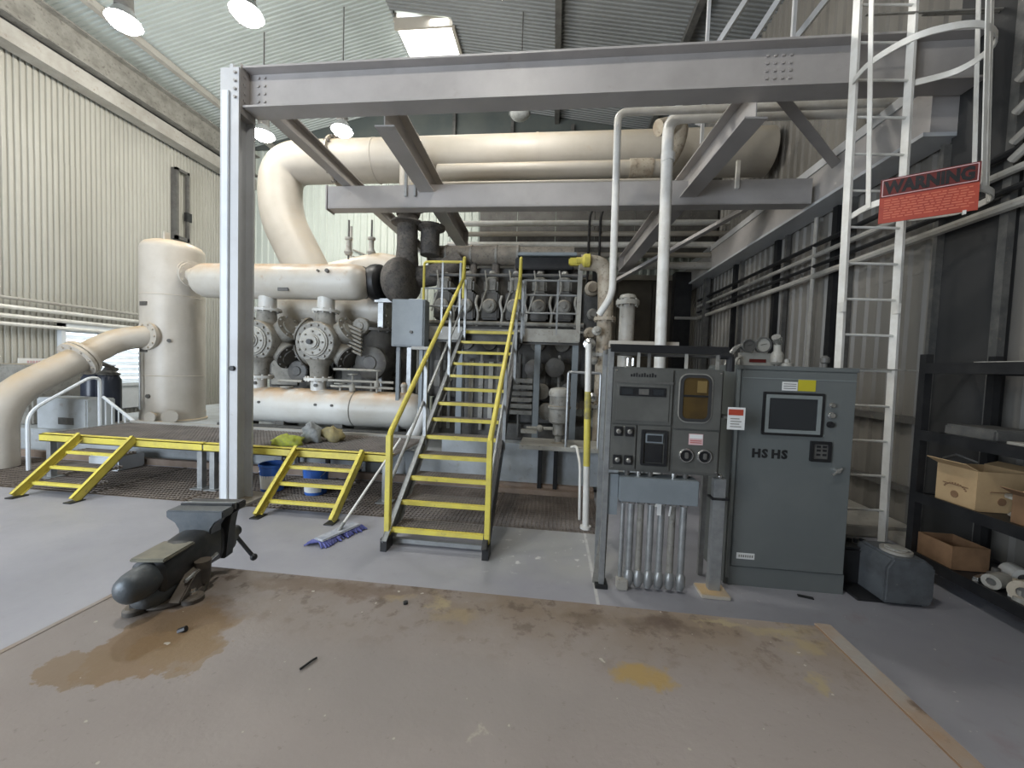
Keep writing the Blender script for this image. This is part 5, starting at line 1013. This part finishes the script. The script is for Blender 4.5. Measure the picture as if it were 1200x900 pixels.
for (x, y) in (LL, LR): obj('splice', MB().box(x-.05, x-.02, y-.05, y+.02, 2.40, 2.5), 'white', ld, bevel=.004)
# warning sign fixed to the lowest hoop
A_, B_ = V((2.735, 3.69, 0)), V((3.22, 3.40, 0)); dx = (B_-A_).normalized(); ang = math.atan2(dx.y, dx.x); ln = (B_-A_).length
ws = thing('warning_sign', 'red sign headed WARNING in black on the ladder cage', 'sign', (A_.x, A_.y, 3.11), local=True, rotz=ang)
obj('sign_plate', MB().box(-.0, ln, -.004, .004, -.01, .36), 'red', ws); obj('header_band', MB().box(.0, ln, -.007, -.004, .205, .36), 'dkred', ws, 'dark red header band')
obj('header_border', ring_frame(ln/2, -.007, .2825, ln-.02, .14, .006, .006, .002), 'pink', ws)
m_ = bpy.data.objects; tx = text('warning_lettering', 'WARNING', .135, (ln/2, -.0085, .278), (R(90), 0, 0), 'black', ws, .0015, None, .007)
for v_ in tx.data.vertices: pass
tw = max(v_.co.x for v_ in tx.data.vertices)-min(v_.co.x for v_ in tx.data.vertices); tx.scale = ((ln-.05)/tw, 1, 1)
# bolden the lettering with an offset copy
b = MB()
rnd = random.Random(9)
for r_ in range(8):
    x = .03; z = .178-r_*.021
    while x < ln-.05:
        L_ = rnd.uniform(.02, .06); b.box(x, min(x+L_, ln-.02), -.006, -.004, z-.004, z+.004); x += L_+.01
obj('small_print', b, 'orange', ws, 'rows of faded small print', kind='stuff')
obj('sign_clip', MB().box(ln-.08, ln-.06, -.01, .01, -.03, .0), 'white', ws)
# ================================================================ SHELF RACK AND WHAT STANDS ON IT
sr = thing('storage_rack', 'black steel storage rack at the right edge of the picture', 'shelf', (3.6, 3.0, 0))
for x in (3.33, 3.88):
    for y in (3.84, 2.30): obj('upright', MB().box(x-.03, x+.03, y-.03, y+.03, 0, 2.0), 'black', sr)
LV = (1.90, 1.30, .74, .20)
for z in LV:
    for x in (3.31, 3.90): obj('side_beam', MB().box(x-.012, x+.012, 2.33, 3.81, z-.07, z+.02), 'black', sr)
    for y in (3.86, 2.32): obj('end_beam', MB().box(3.36, 3.85, y-.012, y+.012, z-.06, z), 'black', sr)
    obj('shelf_board', MB().box(3.32, 3.88, 2.33, 3.81, z-.015, z), 'black', sr)
def carton(name, x0, x1, y0, y1, z0, z1, m, label, flaps=True):
    t = thing(name, label, 'box', ((x0+x1)/2, (y0+y1)/2, z0)); th = .008
    b = MB(); b.box(x0, x1, y0, y1, z0, z0+th); b.box(x0, x0+th, y0, y1, z0+th, z1); b.box(x1-th, x1, y0, y1, z0+th, z1); b.box(x0+th, x1-th, y0, y0+th, z0+th, z1); b.box(x0+th, x1-th, y1-th, y1, z0+th, z1); obj('carton_body', b, m, t)
    if flaps:
        obj('flap', MB().prism([(0, 0), (-.09, .05), (-.088, .055), (0, .008)], (x0, y0, z1), (1, 0, 0), (0, 0, 1), -(y1-y0)), m, t); obj('flap', MB().prism([(0, 0), (.10, .03), (.10, .036), (0, .008)], (x1, y0, z1), (1, 0, 0), (0, 0, 1), -(y1-y0)), m, t)
    return t
t = carton('cardboard_box', 3.36, 3.72, 3.38, 3.70, .742, 1.06, 'card', 'open tan cardboard box with printed crest on the middle shelf')
b = MB()
for a in range(20, 161, 14): b.cyl((3.355, 3.54+.09*math.cos(R(a)), .86+.06*math.sin(R(a))), (3.359, 3.54+.09*math.cos(R(a)), .86+.06*math.sin(R(a))), .007, n=6)
b.cyl((3.354, 3.54, .83), (3.359, 3.54, .83), .03, n=12); b.box(3.354, 3.359, 3.44, 3.64, .905, .912); obj('printed_crest', b, 'cardbrown', t, 'dark printed crest', kind='stuff')
b = MB(); b.cyl((3.54, 3.373, .83), (3.54, 3.379, .83), .03, n=12); b.box(3.45, 3.63, 3.373, 3.379, .9, .907); obj('printed_crest', b, 'cardbrown', t, kind='stuff')
carton('cardboard_box', 3.34, 3.62, 3.50, 3.80, .205, .40, 'cardbrown', 'low dark brown carton on the bottom shelf at the far end', False)
carton('cardboard_box', 3.40, 3.78, 2.86, 3.18, .742, .95, 'cardbrown', 'dark brown carton on the middle shelf nearer the camera', True)
def part_roll(x, y, z, r, L_, label, m='mach_lt', ax=(-1, -.4, 0)):
    t = thing('steel_fitting', label, 'fitting', (x, y, z-r)); d = V(ax).normalized(); c = V((x, y, z))
    obj('outer_ring', MB().lathe([(r*.5, 0), (r*.95, .0), (r, .01), (r, L_), (r*.5, L_), (r*.5, 0)], c, d, 20, False), m, t); obj('bore', MB().cyl(c+d*.01, c+d*(L_-.01), r*.5, n=16), 'dark', t)
    for k in range(6): _, u1, u2 = frame(d); a = 2*PI*k/6; p = c+d*L_+(u1*math.cos(a)+u2*math.sin(a))*r*.75; 
    return t
part_roll(3.42, 3.04, .29, .085, .08, 'round flange fitting on the bottom shelf edge', 'mottled')
part_roll(3.5, 3.28, .26, .055, .16, 'small pipe fitting behind the round flange on the bottom shelf', 'mach_lt'); part_roll(3.66, 3.40, .28, .07, .14, 'pale fitting at the back of the bottom shelf', 'white', (-.3, -1, 0))
part_roll(3.45, 2.80, .27, .06, .1, 'small pale elbow at the near end of the bottom shelf', 'white', (-.6, .5, 0))
rnd = random.Random(21)
labs = ['grey', 'white', 'rusty', 'silver', 'dark']
mats_ = ['mach', 'white', 'mottled', 'chrome', 'mach_dk']
for i in range(10):
    x, y = rnd.uniform(3.36, 3.55), 2.62+.085*i; r_ = rnd.uniform(.03, .055)
    tag(obj('small_part', MB().lathe([(r_*.7, 0), (r_, .01), (r_, .05), (r_*.5, .06), (r_*.5, .1)], (x, y, .20), n=12) if i % 2 else MB().bar((x-.08, y, .225), (x+.06, y+.07, .225), .03, .05), mats_[i % 5], bevel=.003), 'small %s %s among the clutter on the bottom rack shelf' % (labs[i % 5], ('bar offcut', 'round bush')[i % 2]), 'part', 'small parts on the bottom rack shelf')
tag(obj('gate_valve', MB().lathe([(.05, 0), (.07, .02), (.04, .06), (.05, .14), (.09, .15), (.09, .17)], (3.55, 3.25, .742), n=16), 'mach_lt'), 'silver valve body on the middle shelf beside the tan box', 'valve')
tag(obj('steel_tube', MB().cyl((3.42, 3.33, .80), (3.80, 3.22, .80), .04, n=14), 'chrome') if 0 else obj('steel_tube', MB().cyl((3.40, 2.78, .97), (3.8, 3.1, .97), .035, n=14), 'mach_lt'), 'pale steel tube lying across the near brown carton', 'tube')
tag(obj('steel_plate_stack', MB().box(3.40, 3.80, 2.55, 3.25, 1.302, 1.33), 'mach_lt', bevel=.004), 'flat pale plate lying on the second shelf', 'plate')
tag(obj('white_pad', MB().box(3.42, 3.8, 2.6, 3.0, 1.332, 1.40), 'white', bevel=.015), 'white folded pad on the flat plate on the second shelf', 'pad')
tag(obj('dark_case', MB().box(3.40, 3.78, 3.32, 3.72, 1.302, 1.40), 'dark', bevel=.015), 'dark flat case on the second shelf at the far end', 'case')
tag(obj('branch_scrap', MB().tube([(3.4, 3.7, 1.1), (3.36, 3.55, 1.16), (3.42, 3.45, 1.12)], .008, 6), 'dark'), 'thin dark strap poking out of the tan box', 'strap')
tag(obj('top_board', MB().box(3.38, 3.86, 2.4, 3.5, 1.902, 1.93), 'mach_lt'), 'thin pale board on top of the rack', 'board')
# ================================================================ PUMP BY THE CABINET
pu = thing('floor_pump', 'dark grey cast gear unit with motor on the floor between cabinet and rack', 'pump', (2.8, 3.4, 0))
obj('gear_case', MB().prism([(-.17, 0), (.16, 0), (.18, .06), (.18, .30), (.10, .36), (-.12, .36), (-.17, .28)], (2.80, 3.22, .02), (1, 0, 0), (0, 0, 1), -.34), 'battery', pu, bevel=.015)
obj('top_flange', MB().lathe([(.10, 0), (.10, .02), (.07, .02), (.07, .03)], (2.80, 3.36, .38), n=22), 'pipegrey', pu); obj('top_plate', MB().box(2.74, 2.86, 3.30, 3.40, .41, .42), 'mach_lt', pu, bevel=.003)
obj('motor', MB().lathe([(.10, 0), (.15, .02), (.155, .30), (.13, .34), (.06, .36)], (2.80, 3.62, .20), (-.5, .35, 0), 24), 'mach_dk', pu)
for k in range(5): obj('terminal', MB().lathe([(.018, 0), (.018, .03), (.01, .035)], (2.54+.05*k, 3.62, .33), n=8), 'black', pu)
obj('cooling_box', MB().box(2.46, 2.68, 3.48, 3.76, .02, .33), 'black', pu, bevel=.02); obj('skid_foot', MB().box(2.47, 2.93, 3.26, 3.76, 0, .02), 'black', pu)
tag(obj('floor_debris', MB().bar((2.02, 3.25, .006), (2.12, 3.22, .006), .03, .008), 'black'), 'small dark scrap on the floor in front of the cabinet', 'scrap')
